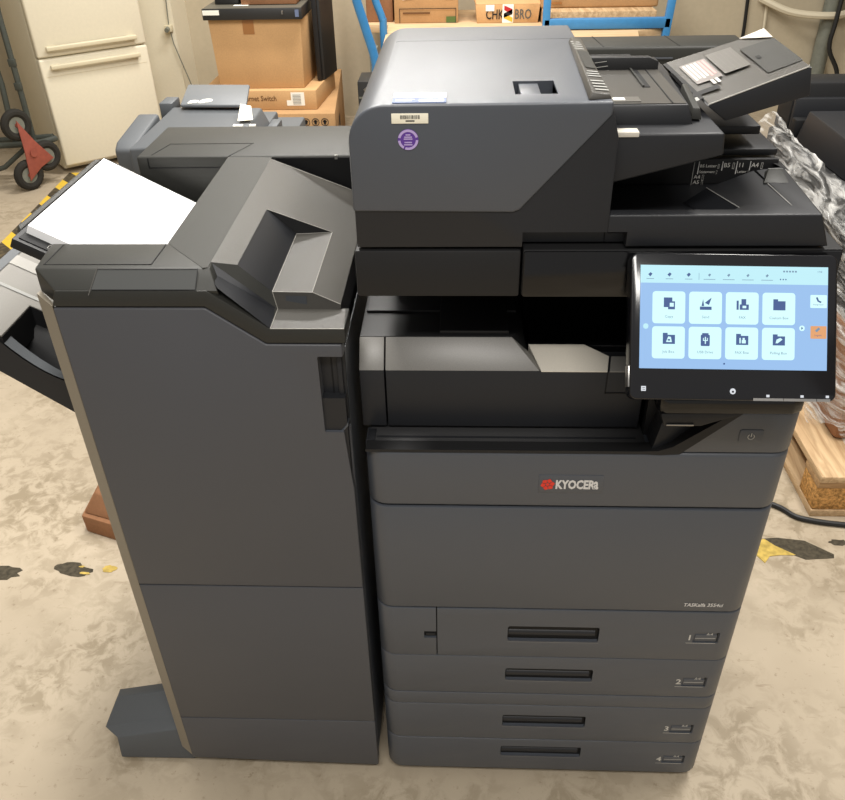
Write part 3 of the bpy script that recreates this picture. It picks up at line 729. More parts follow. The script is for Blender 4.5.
MB().box(-.023, -.0212, .02, .59, .06, 1.0, 'gray').build('right_side', fin)
# top cover: front lip
lp_ = MB()
bot = [(-.400, 1.0755), (-.197, 1.0755), (-.123, 1.0210), (-.016, 1.0210)]
top = [(-.391, 1.099), (-.191, 1.099), (-.1145, 1.0430), (-.016, 1.0430)]
vs = []; fs = []
for (a, c), (d_, e_) in zip(bot, top): vs += [(a, 0, c), (d_, 0, e_), (d_, .06, e_), (a, .06, c)]
for i in range(3):
    k = 4*i
    for j in range(4): fs.append((k+j, k+(j+1) % 4, k+4+(j+1) % 4, k+4+j))
fs += [(0, 1, 2, 3), (12, 15, 14, 13)]
lp_.hull(vs, fs, 'olive', .0022, 2, ang=50); lp_.build('front_lip', fin)
# front bar
fbv = [(-.391, .0005, 1.099), (-.186, .0005, 1.099), (-.196, .034, 1.120), (-.196, .104, 1.120), (-.432, .104, 1.120), (-.421, .024, 1.120),
       (-.401, .0005, 1.076), (-.186, .0005, 1.076), (-.186, .104, 1.00), (-.432, .104, 1.00), (-.424, .03, 1.084)]
fbar = MB().hull([(-.391, .0005, 1.0985), (-.176, .0005, 1.0985), (-.190, .026, 1.1195), (-.197, .104, 1.1195), (-.432, .104, 1.120), (-.421, .024, 1.120),
                  (-.391, .0105, 1.079), (-.176, .0105, 1.079), (-.197, .104, 1.0), (-.430, .104, 1.0), (-.428, .034, 1.082)],
                 [(0, 1, 2, 5), (2, 3, 4, 5), (0, 6, 7, 1), (1, 7, 8, 3, 2), (3, 8, 9, 4), (4, 9, 10, 5), (5, 10, 6, 0), (6, 10, 9, 8, 7)], 'olive', .0025, 2, ang=12)
fbo_ = fbar.build('front_bar', fin)
ip = MB()
def onF(x, t, h=.0008):   # sloped bezel: t from the lip (0) to the crest (1)
    d = Vector((0, .0245, .0215)); n = Vector((0, -.0215, .0245)).normalized()
    return Vector((x, .0005, 1.0985)) + d*t + n*h
ip.raw([onF(-.343+.0, .05), onF(-.205, .05), onF(-.205, .92), onF(-.336, .92)], [(0, 1, 2, 3)], 'window')
for a, c, x0, x1 in ((.03, .06, -.343, -.205), (.90, .93, -.337, -.205)): ip.raw([onF(x0, a, .0012), onF(x1, a, .0012), onF(x1, c, .0012), onF(x0, c, .0012)], [(0, 1, 2, 3)], 'black')
ip.raw([onF(-.3445, -.2, .0016), onF(-.3435, -.2, .0016), onF(-.336, 1.0, .0016), onF(-.3375, 1.0, .0016)], [(0, 1, 2, 3)], 'silver')
ip.raw([onF(-.2055, .0, .0016), onF(-.2045, .0, .0016), onF(-.2035, .95, .0016), onF(-.2045, .95, .0016)], [(0, 1, 2, 3)], 'black')
ip.build('status_window', fbo_, 'dark indicator window')
gl_ = MB()
for x0, x1, y0, y1 in ((-.412, -.270, .034, .0352), (-.270, -.2685, .034, .10), (-.4135, -.412, .034, .10)): gl_.box(x0, x1, y0, y1, 1.1199, 1.1206, 'black')
gl_.build('lid_seam', fbo_)
# right column: flat ridge + sloped cover with recess
rdg = MB().hull([(-.268, .104, 1.120), (-.192, .026, 1.120), (-.195, .475, 1.120), (-.273, .478, 1.120), (-.198, .024, 1.120),
                 (-.268, .104, .98), (-.192, .026, 1.05), (-.195, .475, .98), (-.273, .478, .98), (-.198, .024, 1.05)],
                [(4, 1, 2, 3, 0), (9, 6, 7, 8, 5), (4, 1, 6, 9), (1, 2, 7, 6), (2, 3, 8, 7), (3, 0, 5, 8), (0, 4, 9, 5)], 'olive', 0)
rdg.build('ridge_cover', fin)
def zs(x, y=0): return 1.120 - .4222*(x+.1935)
xr0, xr1, xm, zf = -.163, -.0655, -.121, 1.066
A_, B_ = (-.195, .460, 1.120), (-.192, .042, 1.120)
sl = MB()
yb = .464; xe = -.0275
SV = [(-.1925, .042, 1.120), (xr0, .061, zs(xr0)), (xr0, .262, zs(xr0)), (xr1, .268, zf), (xr1, .061, zf), (xe, .057, zs(xe)), (xe, yb+.004, zs(xe)), (-.195, yb, 1.120)]
sl.raw(SV, [(0, 1, 2, 7), (7, 2, 3, 6), (6, 3, 4, 5)], 'silver')
# closing walls: right side, back and underside
sl.raw([(xe, .057, zs(xe)), (xe, yb+.004, zs(xe)), (xe, yb+.004, 1.0), (xe, .057, 1.0)], [(0, 1, 2, 3)], 'darker')
sl.raw([(-.195, yb, 1.12), (xe, yb+.004, zs(xe)), (xe, yb+.004, 1.0), (-.195, yb, 1.0)], [(0, 1, 2, 3)], 'dark')
sl.build('sloped_cover', fin, 'sparkling lighter grey sloped cover')
rc = MB()
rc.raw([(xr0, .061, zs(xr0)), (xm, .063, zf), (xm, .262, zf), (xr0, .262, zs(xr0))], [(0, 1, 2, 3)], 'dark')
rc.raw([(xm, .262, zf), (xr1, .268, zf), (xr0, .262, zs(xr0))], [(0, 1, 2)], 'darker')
rc.raw([(xm, .063, zf), (xr1, .061, zf), (xr1, .268, zf), (xm, .262, zf)], [(0, 1, 2, 3)], 'silver')
rc.build('staple_recess', fin, 'recess with dark left wall')
ck = MB()
# front of the slope: face with sticker, ledge, dark left cheek
ck.raw([(xm, .063, zf), (xr1, .061, zf), (xe, .057, zs(xe)), (xe, .056, 1.043), (-.115, .056, 1.043)], [(4, 3, 2, 1, 0)], 'silver')
ck.raw([(-.1145, .0005, 1.0432), (-.0165, .0005, 1.0432), (-.0215, .056, 1.0432), (-.115, .056, 1.0432)], [(0, 1, 2, 3)], 'silver')
ck.raw([(-.1925, .042, 1.120), (xr0, .061, zs(xr0)), (xm, .063, zf), (-.115, .056, 1.043)], [(0, 3, 2, 1)], 'olive')
ck.raw([(-.1925, .042, 1.120), (-.115, .056, 1.043), (-.1145, .0005, 1.0432), (-.176, .0005, 1.103), (-.199, .036, 1.113)], [(0, 4, 3, 2, 1)], 'dark')
e1 = MB()
cko = ck.build('slope_front', fin)
ed = MB()
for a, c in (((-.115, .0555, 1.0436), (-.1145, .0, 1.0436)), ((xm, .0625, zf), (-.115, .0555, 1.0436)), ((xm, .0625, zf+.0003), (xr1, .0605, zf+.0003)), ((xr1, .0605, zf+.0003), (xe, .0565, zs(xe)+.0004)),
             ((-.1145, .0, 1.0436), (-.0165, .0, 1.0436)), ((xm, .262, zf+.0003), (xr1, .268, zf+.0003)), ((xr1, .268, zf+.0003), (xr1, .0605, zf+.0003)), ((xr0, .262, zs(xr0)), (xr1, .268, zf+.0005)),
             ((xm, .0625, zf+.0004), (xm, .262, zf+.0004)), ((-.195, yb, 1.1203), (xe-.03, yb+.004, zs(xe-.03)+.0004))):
    MB().tube([a, c], .0006, 'edge', 6).build('edge_highlight', fin)  # edge highlights laid on as thin pale tubes
def onS(x, z): # front face sticker
    return (x, .0555, z)
MB().raw([(-.103, .0585, 1.046), (-.074, .0575, 1.046), (-.074, .0592, 1.0615), (-.103, .0602, 1.0615)], [(0, 1, 2, 3)], 'greylab').build('grey_label', cko, 'small plain grey sticker')
# rear arm
ra = MB()
prof = [(-.440, 1.120), (.0, 1.120), (.0, 1.02), (-.30, 1.02)] + [(-.30-.14*math.sin(R(t)), 1.085-.065*math.cos(R(t))) for t in (15, 30, 45, 60, 75, 90)]
ra.prism(prof, 'Y', .482, .668, 'olive', .004, 3, ang=30)
ra.prism([(-.40, .93), (-.03, .93), (-.03, 1.03), (-.31, 1.03)], 'Y', .484, .66, 'dark')
ra.box(-.19, -.03, .4805, .484, 1.0, 1.1165, 'black')
rao = ra.build('rear_arm', fin, cuts=[MB().prism([(-.475, .75), (-.475, .60), (-.385, .75)], 'Z', .8, 1.3, 'olive')])
sm2 = MB()
sm2.box(-.2735, -.2722, .4805, .483, 1.095, 1.121, 'black'); sm2.box(-.42, -.2735, .4805, .4825, 1.0995, 1.1008, 'black')
sm2.box(-.4205, -.419, .4805, .4825, 1.0995, 1.118, 'black')
sm2.obox((-.2735, .482, 1.1198), (.0013, 0, 0), (.028, .075, 0), (0, 0, .0008), 'black')
sm2.box(-.40, -.2475, .5545, .556, 1.1198, 1.1206, 'black'); sm2.obox((-.415, .49, 1.1198), (.0013, 0, 0), (.015, .066, 0), (0, 0, .0008), 'black')
MB().box(-.0850, -.0800, .4795, .483, 1.114, 1.121, 'metal').build('arm_glint', rao)  # glint of light at the notch, modelled as a tiny bright box
sm2.build('arm_seams', rao)
# upper paper tray with black end piece
ut = MB()
def TA(x, y, h=0): return (x + .48*h, y, 1.118 - .547*(x+.475) + .876*h)
vs = []
for (x, y) in ((-.492, .118), (-.262, .118), (-.262, .476), (-.492, .476)): vs += [TA(x, y, -.006), TA(x, y, -.022)]
ut.hull(vs, [(0, 2, 4, 6), (1, 3, 5, 7), (0, 1, 3, 2), (2, 3, 5, 4), (4, 5, 7, 6), (6, 7, 1, 0)], 'darker', .002)
uto = ut.build('upper_tray', fin)
te = MB()
vs = []
for (x, y) in ((-.486, .124), (-.39, .124), (-.39, .150), (-.486, .150)): vs += [TA(x, y, -.004), TA(x, y, -.010)]
te.hull(vs, [(0, 2, 4, 6), (1, 3, 5, 7), (0, 1, 3, 2), (2, 3, 5, 4), (4, 5, 7, 6), (6, 7, 1, 0)], 'black', .001)
vs = []
for (x, y) in ((-.500, .16), (-.493, .15), (-.493, .47), (-.500, .455)): vs += [TA(x, y, -.008), TA(x, y, -.02)]
te.hull(vs, [(0, 2, 4, 6), (1, 3, 5, 7), (0, 1, 3, 2), (2, 3, 5, 4), (4, 5, 7, 6), (6, 7, 1, 0)], 'olive', .002)
te.tube([TA(-.452, .128, -.0035), TA(-.452, .138, -.0035), TA(-.442, .138, -.0035), TA(-.442, .128, -.0035)], .0006, 'inkl', 5, True)
te.build('tray_end', uto)
# main stacking tray below
def TB(x, y, h=0): return (x + .48*h, y, .9 - .55*(x+.43) + .876*h)
mt_ = MB()
tri = lambda *p: p
xl, xn, xr = -.630, -.555, -.428; yf, yn, yk = .11, .208, .47
surf = [TB(xl, yf), TB(xn, yf), TB(xn, yn), TB(xr, yn), TB(xr, yk), TB(xl, yk)]
low = [(p[0], p[1], p[2]-.003) for p in surf]
mt_.hull(surf+low, [list(range(6)), list(range(11, 5, -1))] + [[i, (i+1) % 6, 6+(i+1) % 6, 6+i] for i in range(6)], 'traysil', .0008)
mo = mt_.build('stacking_tray', fin, 'pale silver stacking tray')
bd = MB()
for y0, y1, mtl in ((.292, .322, 'edge'), (.225, .233, 'greyl')):
    bd.raw([TB(xl+.012, y0, .0012), TB(xr, y0, .0012), TB(xr, y1, .0012), TB(xl+.012, y1, .0012)], [(0, 1, 2, 3)], mtl)
bd.raw([TB(xl, yf, .0015), TB(xl+.012, yf, .0015), TB(xl+.012, yk, .0015), TB(xl, yk, .0015)], [(0, 1, 2, 3)], 'printer')
bd.build('tray_bands', mo)
sp = MB()
lo1 = [(p[0], p[1], p[2]-.0035) for p in surf]; lo2 = [(p[0], p[1], p[2]-.05) for p in surf]
sp.hull(lo1+lo2, [list(range(6)), list(range(11, 5, -1))] + [[i, (i+1) % 6, 6+(i+1) % 6, 6+i] for i in range(6)], 'darker', 0)
# front scoop: curved rim, concave bowl, front wall
N = 10; rim = []; inn = []
for i in range(N+1):
    t = i/N; x = xn - .006 + (xr-xn+.012)*t
    zt = (TB(xn, yf)[2]-.006) - .085*(1-(1-t)**2.2)
    rim.append((x, yf, zt)); inn.append((x, yf+.022, zt+.0005-.012*t))
rows = []
for i in range(N+1):
    t = i/N; x = inn[i][0]; z0 = inn[i][2]; z1 = TB(x, yn)[2]-.004
    row = [rim[i], inn[i]]
    for j in range(1, 9):
        s_ = j/8; y = yf+.022+(yn-yf-.022)*s_
        zz = z0 - .05*math.sin(math.pi*min(1, s_*1.15)/1.15*.9)*(1-.0*t) + (z1-z0)*(s_**3)
        row.append((x, y, zz))
    rows.append(row)
vs = [p for r_ in rows for p in r_]; w_ = len(rows[0])
sp.raw(vs, [(i*w_+j, (i+1)*w_+j, (i+1)*w_+j+1, i*w_+j+1) for i in range(N) for j in range(1, w_-1)], 'darker', True)
sp.raw(vs, [(i*w_, (i+1)*w_, (i+1)*w_+1, i*w_+1) for i in range(N)], 'printer', True)
# front wall
bl_ = lambda x: .905 - .795*(x+.573)
yf -= .003
fwv = [(x, yf, z) for x, _, z in rim] + [(x, yf, bl_(x)) for x, _, z in rim]
fwf = [(i, N+1+i, N+2+i, i+1) for i in range(N)]
sp.raw(fwv, fwf, 'dark')
sp.raw([(-.66, yf, TB(-.66, yf)[2]), (xn-.006, yf, rim[0][2]), (xn-.006, yf, bl_(xn-.006)), (-.66, yf, bl_(-.66))], [(3, 2, 1, 0)], 'dark')
xa = rim[-1][0]
sp.raw([(-.66, yf, bl_(-.66)), (xa, yf, bl_(xa)), (xa, .45, bl_(xa)), (-.66, .45, bl_(-.66))], [(0, 1, 2, 3)], 'darker')
sp.build('tray_scoop', fin, 'dark tray front with a scooped hand hold')
# stabiliser foot
ft_ = MB().hull([(-.561, .017, .012), (-.405, .017, .014), (-.562, .030, .063), (-.405, .030, .102), (-.599, .060, .054), (-.405, .060, .108), (-.580, .100, .097), (-.405, .100, .140), (-.590, .125, .012), (-.405, .125, .014), (-.585, .125, .09), (-.405, .125, .134)],
                [(0, 1, 3, 2), (2, 3, 5, 4), (4, 5, 7, 6), (6, 7, 11, 10), (0, 2, 4, 6, 10, 8), (1, 9, 11, 7, 5, 3), (8, 10, 11, 9), (0, 8, 9, 1)], 'printer', .002, 2, 15)
fto = ft_.build('stabiliser_foot', fin, 'slate grey bevelled foot')
MB().cyl((-.515, .06, .019), (-.49, .06, .019), .019, 'rubber').build('caster', fto)

# paper on the upper tray
pm = MB()
def TP(x, y, h): return (x + .48*h, y, 1.118 - .547*(x+.475) + .876*h)
nx, ny = 10, 2
vs = []
for hh in (-.005, .009):
    for i in range(nx+1):
        for j in range(ny+1):
            x = -.484 + .2095*i/nx; y = .143 + .297*j/ny
            vs.append(TP(x, y, hh))
q = (nx+1)*(ny+1); fs = []
for i in range(nx):
    for j in range(ny):
        a = i*(ny+1)+j; fs += [(q+a, q+a+ny+1, q+a+ny+2, q+a+1), (a, a+1, a+ny+2, a+ny+1)]
for i in range(nx):
    a = i*(ny+1); c = a+ny
    fs += [(a, a+ny+1, q+a+ny+1, q+a), (c+ny+1, c, q+c, q+c+ny+1)]
for j in range(ny):
    fs += [(j+1, j, q+j, q+j+1)]; a = nx*(ny+1)+j; fs += [(a, a+1, q+a+1, q+a)]
po = pm.raw(vs, fs, 'paper').build('paper_stack')
tag(po, 'thin stack of blank white paper lying on the finisher upper tray', 'paper')

# ================================================================== BACKGROUND
# refrigerator (front turned toward the camera)
ang = math.atan2(.465, .41)
ang = R(40)
fr_ = thing('refrigerator', (-2.165, 3.68, 0), 'cream two-door refrigerator with paired bar handles standing by the wall', 'refrigerator', rotz=ang)
FW = .62
MB().box(0, FW, .06, .62, .02, 1.62, 'fridge', .01).build('body', fr_)
def fdoor(z0, z1, hz):
    d = MB().box(0, FW, 0, .055, z0, z1, 'fridge', .012, 3).build('door', fr_)
    h = MB().box(.05, FW-.06, -.032, -.012, hz-.012, hz+.013, 'fridge2', .006, 3)
    h.box(.055, .10, -.014, .004, hz-.01, hz+.01, 'fridge2', .003).box(FW-.11, FW-.065, -.014, .004, hz-.01, hz+.01, 'fridge2', .003)
    h.build('handle', d)
    return d
fdoor(.05, .6385, .595); d2 = fdoor(.6445, 1.61, .69)
MB().box(.01, FW-.01, .02, .058, .625, .66, 'fridge2').box(.02, FW-.02, -.001, .002, .5445, .5465, 'fridge2').build('door_gap', fr_)
pc = MB().tube([(-1.69, 4.585, 1.2), (-1.70, 4.585, .8), (-1.71, 4.585, .66), (-1.70, 4.585, .55), (-1.63, 4.58, .3), (-1.56, 4.58, .05)], .0035, 'steel', 6)
tag(pc.build('power_cable'), 'thin dark power cable hanging down beside the cream refrigerator', 'cable')
sk = MB().box(-1.735, -1.69, 4.56, 4.6, .62, .66, 'fridge2', .004).cyl((-1.7125, 4.56, .64), (-1.7125, 4.53, .635), .014, 'steel', 12)
tag(sk.build('wall_socket'), 'small white wall socket with grey plug right of the refrigerator', 'socket')

# stair-climbing hand truck
ht = thing('hand_truck', (-2.35, 3.55, 0), 'dark tubular hand truck with red three-wheel stair climbing hub', 'hand truck')
t = MB().tube([(-2.275, 3.60, .22), (-2.28, 3.62, .53), (-2.29, 3.64, .86), (-2.31, 3.70, 1.2)], .016, 'tubeg')
t.box(-2.30, -2.262, 3.60, 3.625, .50, .54, 'tubeg', .004).box(-2.302, -2.264, 3.61, 3.635, .62, .66, 'tubeg', .004)
t.build('side_rail', ht)
MB().tube([(-2.385, 3.60, .22), (-2.375, 3.62, .53), (-2.40, 3.64, .86), (-2.42, 3.70, 1.2)], .016, 'tubeg').build('side_rail', ht)
t = MB().tube([(-2.75, 3.56, .20), (-2.30, 3.56, .22), (-2.20, 3.58, .23), (-2.155, 3.62, .235), (-2.185, 3.655, .235), (-2.75, 3.655, .20)], .016, 'tubeg')
t.build('toe_frame', ht)
MB().tube([(-2.72, 3.52, .03), (-2.45, 3.53, .10), (-2.3, 3.58, .21)], .014, 'tubeg').build('toe_brace', ht)
hx = Vector((.80, -.60, 0)); hu = Vector((.60, .80, 0))
cents = [Vector((-2.275, 3.46, .355)), Vector((-2.275, 3.44, .0855)), Vector((-2.225, 3.56, .16))]
cents[2] = Vector((-2.20, 3.545, .16))
hub2 = sum(cents, Vector())/3
br = MB()
pts = []
for c in cents: pts.append(c + (c-hub2).normalized()*.03)
pl0 = []
for i in range(3):
    pl0 += [pts[i], (pts[i]+pts[(i+1) % 3])/2*.88 + hub2*.12]
vs = [p+hx*.03 for p in pl0] + [p+hx*.022 for p in pl0]
br.hull(vs, [list(range(6)), list(range(11, 5, -1))] + [[i, (i+1) % 6, 6+(i+1) % 6, 6+i] for i in range(6)], 'red', .002)
br.cyl(hub2-hx*.03, hub2+hx*.04, .02, 'red'); br.build('wheel_bracket', ht, 'red triangular bracket')
for c in cents:
    wv = MB()
    ring = [c + .062*(hu*math.cos(R(t_)) + Vector((0, 0, 1))*math.sin(R(t_))) for t_ in range(0, 360, 15)]
    wv.tube(ring, .023, 'rubber', 10, True)
    wo = wv.build('wheel', ht)
    rm = MB().cyl(c-hx*.010, c+hx*.012, .046, 'steel', 20); rm.cyl(c+hx*.012, c+hx*.02, .012, 'red', 12); rm.build('rim', wo)

# box stack on the left
bx = thing('cardboard_box', (-.95, 4.0, 0), 'large flat cardboard box with handling symbols, bottom of the stack', 'cardboard box', 'stacked cardboard boxes')
c = MB().hull([(-1.25, 3.62, 0), (-.55, 3.62, 0), (-.645, 4.70, 0), (-1.25, 4.70, 0), (-1.25, 3.62, .358), (-.55, 3.62, .358), (-.645, 4.70, .358), (-1.25, 4.70, .358)],
         [(0, 1, 2, 3), (4, 5, 6, 7), (0, 1, 5, 4), (1, 2, 6, 5), (2, 3, 7, 6), (3, 0, 4, 7)], 'card2', .004)
co = c.build('carton', bx)
pr = MB()
for k in range(4):
    cx = -.765 + k*.052
    pr.tube([(cx+.020*math.cos(R(t_)), 3.617, .312+.020*math.sin(R(t_))) for t_ in range(0, 360, 30)], .002, 'ink', 5, True)
    pr.box(cx-.006, cx+.006, 3.616, 3.618, .300, .324, 'ink'); pr.box(cx-.011, cx+.011, 3.616, 3.618, .312, .318, 'ink')
pr.build('handling_marks', co)
MB().raw([(-.577, 3.96, .18), (-.586, 4.06, .18), (-.586, 4.06, .25), (-.577, 3.96, .25)], [(0, 1, 2, 3)], 'ink').build('side_mark', co)
bx = thing('cardboard_box', (-.87, 3.9, .36), 'shallow cardboard box printed Ethernet Switch with white barcode label', 'cardboard box', 'stacked cardboard boxes')
co = MB().prism([(-1.30, 3.70), (-.658, 3.70), (-.62, 4.20), (-1.30, 4.20)], 'Z', .3595, .4625, 'card', .003).build('carton', bx)
pr = MB().text('Ethernet Switch', .040, 'brownink', (-1.098, 3.697, .408), (1, 0, 0), (0, 0, 1), bold=.0004, squash=.84)
pr.build('print', co); pr = MB()
pr.box(-.80, -.725, 3.6965, 3.699, .382, .452, 'white'); pr.box(-.825, -.80, 3.6965, 3.699, .382, .41, 'white')
for k in range(7): pr.box(-.79, -.745, 3.695, 3.697, .39+.008*k, .393+.008*k, 'greyl')
pr.build('barcode_label', co, 'white barcode label')
bx = thing('cardboard_box', (-.96, 3.95, .463), 'tall plain tan cardboard box taped shut on top of the stack', 'cardboard box', 'stacked cardboard boxes')
co = MB().hull([(-1.20, 3.75, .4635), (-.728, 3.75, .4635), (-.70, 4.10, .4635), (-1.20, 4.10, .4635), (-1.215, 3.75, .818), (-.715, 3.75, .818), (-.69, 4.10, .818), (-1.215, 4.10, .818)],
         [(0, 1, 2, 3), (4, 5, 6, 7), (0, 1, 5, 4), (1, 2, 6, 5), (2, 3, 7, 6), (3, 0, 4, 7)], 'card', .004).build('carton', bx)
MB().box(-1.03, -.97, 3.747, 3.75, .745, .8175, 'tape').build('packing_tape', co)
rk = thing('rack_appliance', (-.9, 3.9, .82), 'flat black rack appliance lying on the tall tan box', 'rack appliance')
o1 = MB().box(-1.232, -.70, 3.72, 4.15, .8195, .875, 'rack', .003).box(-1.228, -.704, 3.725, 4.148, .8745, .876, 'racktop').build('case', rk)
MB().box(-1.228, -1.14, 3.716, 3.72, .845, .868, 'white').build('case_label', o1)
MB().box(-1.08, -1.0, 3.80, 3.83, .8765, .8775, 'white').build('case_label', o1)
MB().tube([(-.80, 3.715, .862), (-.80, 3.70, .862), (-.80, 3.70, .848)], .004, 'metal', 6).build('front_handle', o1)
MB().box(-.735, -.715, 3.715, 3.72, .832, .866, 'bluel').build('front_port', o1)
bx = thing('cardboard_box', (-.9, 3.9, .877), 'reddish cardboard box lying on the flat black rack appliance', 'cardboard box', 'stacked cardboard boxes')
MB().box(-1.04, -.74, 3.82, 4.1, .8785, .98, 'card3', .004).build('carton', bx)
bx = thing('rack_appliance', (-1.2, 3.9, .877), 'small black box at the left end of the flat rack appliance', 'rack appliance')
MB().box(-1.19, -1.06, 3.85, 4.05, .8785, .95, 'rack', .003).build('case', bx)
# tall dark server case behind
sv = thing('server_case', (-0.607, 4.2, 0), 'tall open black server chassis standing on end behind the tan box', 'server')
s1 = MB().hull([(-0.662, 3.93, .465), (-0.635, 3.93, .465), (-0.595, 4.16, .465), (-0.662, 4.16, .465), (-0.667, 3.93, 1.15), (-0.637, 3.93, 1.15), (-0.595, 4.16, 1.15), (-0.667, 4.16, 1.15)],
          [(0, 1, 2, 3), (4, 5, 6, 7), (0, 1, 5, 4), (1, 2, 6, 5), (2, 3, 7, 6), (3, 0, 4, 7)], 'rack', .004).build('chassis', sv)
MB().box(-0.677, -0.650, 3.90, 3.93, .47, 1.15, 'darker', .003).box(-0.684, -0.678, 3.96, 3.99, .56, .66, 'steel').box(-0.684, -0.678, 3.98, 4.01, .72, .78, 'steel').build('side_rail', s1)

# slate printer between finisher and the boxes
sp_ = thing('slate_printer', (-.46, 1.25, 0), 'slate grey copier standing behind the finisher with white paper tag', 'copier')
m = MB()
m.box(-.66, -.33, 1.04, 1.55, .03, .90, 'printer', .006)
m.hull([(-.665, 1.0, .975), (-.395, 1.0, .99), (-.375, 1.0, .95), (-.372, 1.28, .95), (-.392, 1.27, 1.0), (-.635, 1.285, 1.0), (-.665, 1.0, .90), (-.375, 1.0, .88), (-.372, 1.28, .88), (-.66, 1.29, .90)],
       [(0, 1, 4, 5), (1, 2, 3, 4), (0, 6, 7, 2, 1), (2, 7, 8, 3), (5, 4, 3, 8, 9), (0, 5, 9, 6), (6, 9, 8, 7)], 'printer', .006, 3, 12)
sb = m.build('printer_body', sp_)
MB().prism([(1.06, .875), (1.055, .955), (1.08, .97), (1.26, .99), (1.27, .875)], 'X', -.725, -.667, 'printer', .008, 3).build('side_cap', sp_)
MB().box(-.66, -.40, 1.285, 1.50, .86, .93, 'printer', .006).build('rear_deck', sp_)
ld = MB().hull([(-.605, 1.255, 1.004), (-.425, 1.245, 1.004), (-.455, 1.43, 1.012), (-.635, 1.44, 1.012), (-.605, 1.255, 1.014), (-.425, 1.245, 1.014), (-.455, 1.43, 1.022), (-.635, 1.44, 1.022)],
     [(0, 1, 2, 3), (4, 5, 6, 7), (0, 1, 5, 4), (1, 2, 6, 5), (2, 3, 7, 6), (3, 0, 4, 7)], 'racktop2', .006)
ld.build('lid', sp_)
MB().box(-.675, -.638, 1.29, 1.36, .96, 1.008, 'printer', .004).build('hinge_block', sp_)
for (x, y, r_) in ((-.572, 1.275, .011), (-.540, 1.283, .014)):
    st_ = MB().cyl((x, y, 1.014), (x, y, 1.0162), r_*1.15, 'white', 20).box(x-r_*1.2, x-r_*.1, y-r_*1.6, y-r_*.4, 1.0145, 1.0160, 'white')
    st_.box(x-r_*.55, x+r_*.5, y-.003, y+.003, 1.0160, 1.0168, 'racktop2')
    st_.build('white_sticker', sp_)
MB().raw([(-.425, 1.135, 1.002), (-.388, 1.145, 1.002), (-.402, 1.20, 1.022), (-.430, 1.205, 1.026)], [(0, 1, 2, 3)], 'cream_l').build('paper_tag', sp_, 'torn white paper tag')
for x0, x1, y0, y1 in ((-.415, -.392, 1.09, 1.105), (-.375, -.36, 1.095, 1.105)):
    MB().box(x0-.012, x1-.012, y0, y1, .9985, 1.0025, 'white').build('label_scrap', sp_)
MB().box(-.3715, -.345, 1.22, 1.29, .86, .965, 'printer', .004).build('right_end', sp_)

# second copier behind on the right
rc_ = thing('rear_copier', (.66, 1.8, 0), 'dark grey copier standing behind the main copier with flat seamed top', 'copier')
rb = MB().box(.34, .93, 1.47, 2.0, .03, 1.03, 'darker', .006)
rbo = rb.build('copier_body', rc_)
MB().prism([(.34, 1.47), (.885, 1.47), (.93, 1.50), (.93, 1.625), (.34, 1.625)], 'Z', 1.035, 1.10, 'olive', .008, 3).build('top_deck', rc_)
sl_ = MB()
for x in (.528, .735): sl_.obox((x, 1.475, 1.0995), (.0025, 0, 0), (-.012, .145, 0), (0, 0, .0012), 'black')
sl_.box(.345, .72, 1.4665, 1.4705, 1.068, 1.072, 'gray'); sl_.build('deck_seams', rc_)

# blue trolley with wooden decks and boxes
bt = thing('trolley', (.45, 3.7, 0), 'blue tubular steel trolley with wooden deck behind the copier', 'trolley')
t = MB()
def curve(pts, n=6):
    out = []
    P = [Vector(p) for p in pts]; P = [P[0]*2-P[1]] + P + [P[-1]*2-P[-2]]
    for i in range(1, len(P)-2):
        for k in range(n):
            u = k/n; a, b_, c_, d_ = P[i-1:i+3]
            out.append(.5*((2*b_) + (c_-a)*u + (2*a-5*b_+4*c_-d_)*u*u + (3*b_-a-3*c_+d_)*u**3))
    out.append(P[-2]); return out
t.tube(curve([(-.26, 3.1, .0), (-.26, 3.1, .62), (-.262, 3.1, .74), (-.30, 3.1, .88), (-.345, 3.1, 1.05), (-.36, 3.1, 1.25)]), .021, 'blue', 12)
t.build('push_handle', bt, 'blue bent tube'); t = MB()
t.tube(curve([(-.29, 3.95, 0), (-.29, 3.95, .70), (-.295, 3.95, .78), (-.33, 3.95, .88), (-.37, 3.95, 1.05), (-.38, 3.95, 1.25)]), .021, 'blue', 12)
t.build('push_handle', bt, 'blue bent tube')
t = MB().box(.60, 1.30, 3.98, 4.02, .705, .76, 'blue', .006).box(.595, .635, 3.98, 4.02, .0, 1.05, 'blue', .004)
t.hull([(1.22, 3.98, 0), (1.26, 3.98, 0), (1.26, 4.02, 0), (1.22, 4.02, 0), (1.285, 3.98, 1.05), (1.325, 3.98, 1.05), (1.325, 4.02, 1.05), (1.285, 4.02, 1.05)],
       [(0, 1, 2, 3), (4, 5, 6, 7), (0, 1, 5, 4), (1, 2, 6, 5), (2, 3, 7, 6), (3, 0, 4, 7)], 'blue', .004)
t.build('end_frame', bt, 'blue rectangular frame')
MB().hull([(-.26, 3.12, .655), (1.00, 3.12, .655), (1.12, 3.96, .655), (1.30, 4.03, .655), (1.30, 4.72, .655), (-.44, 4.72, .655), (-.44, 4.25, .655), (-.285, 4.24, .655), (-.26, 3.12, .70), (1.00, 3.12, .70), (1.12, 3.96, .70), (1.30, 4.03, .70), (1.30, 4.72, .70), (-.44, 4.72, .70), (-.44, 4.25, .70), (-.285, 4.24, .70)],
          [list(range(8)), list(range(15, 7, -1))] + [[i, (i+1) % 8, 8+(i+1) % 8, 8+i] for i in range(8)], 'woodx', .002).build('deck', bt, 'pale plywood deck')
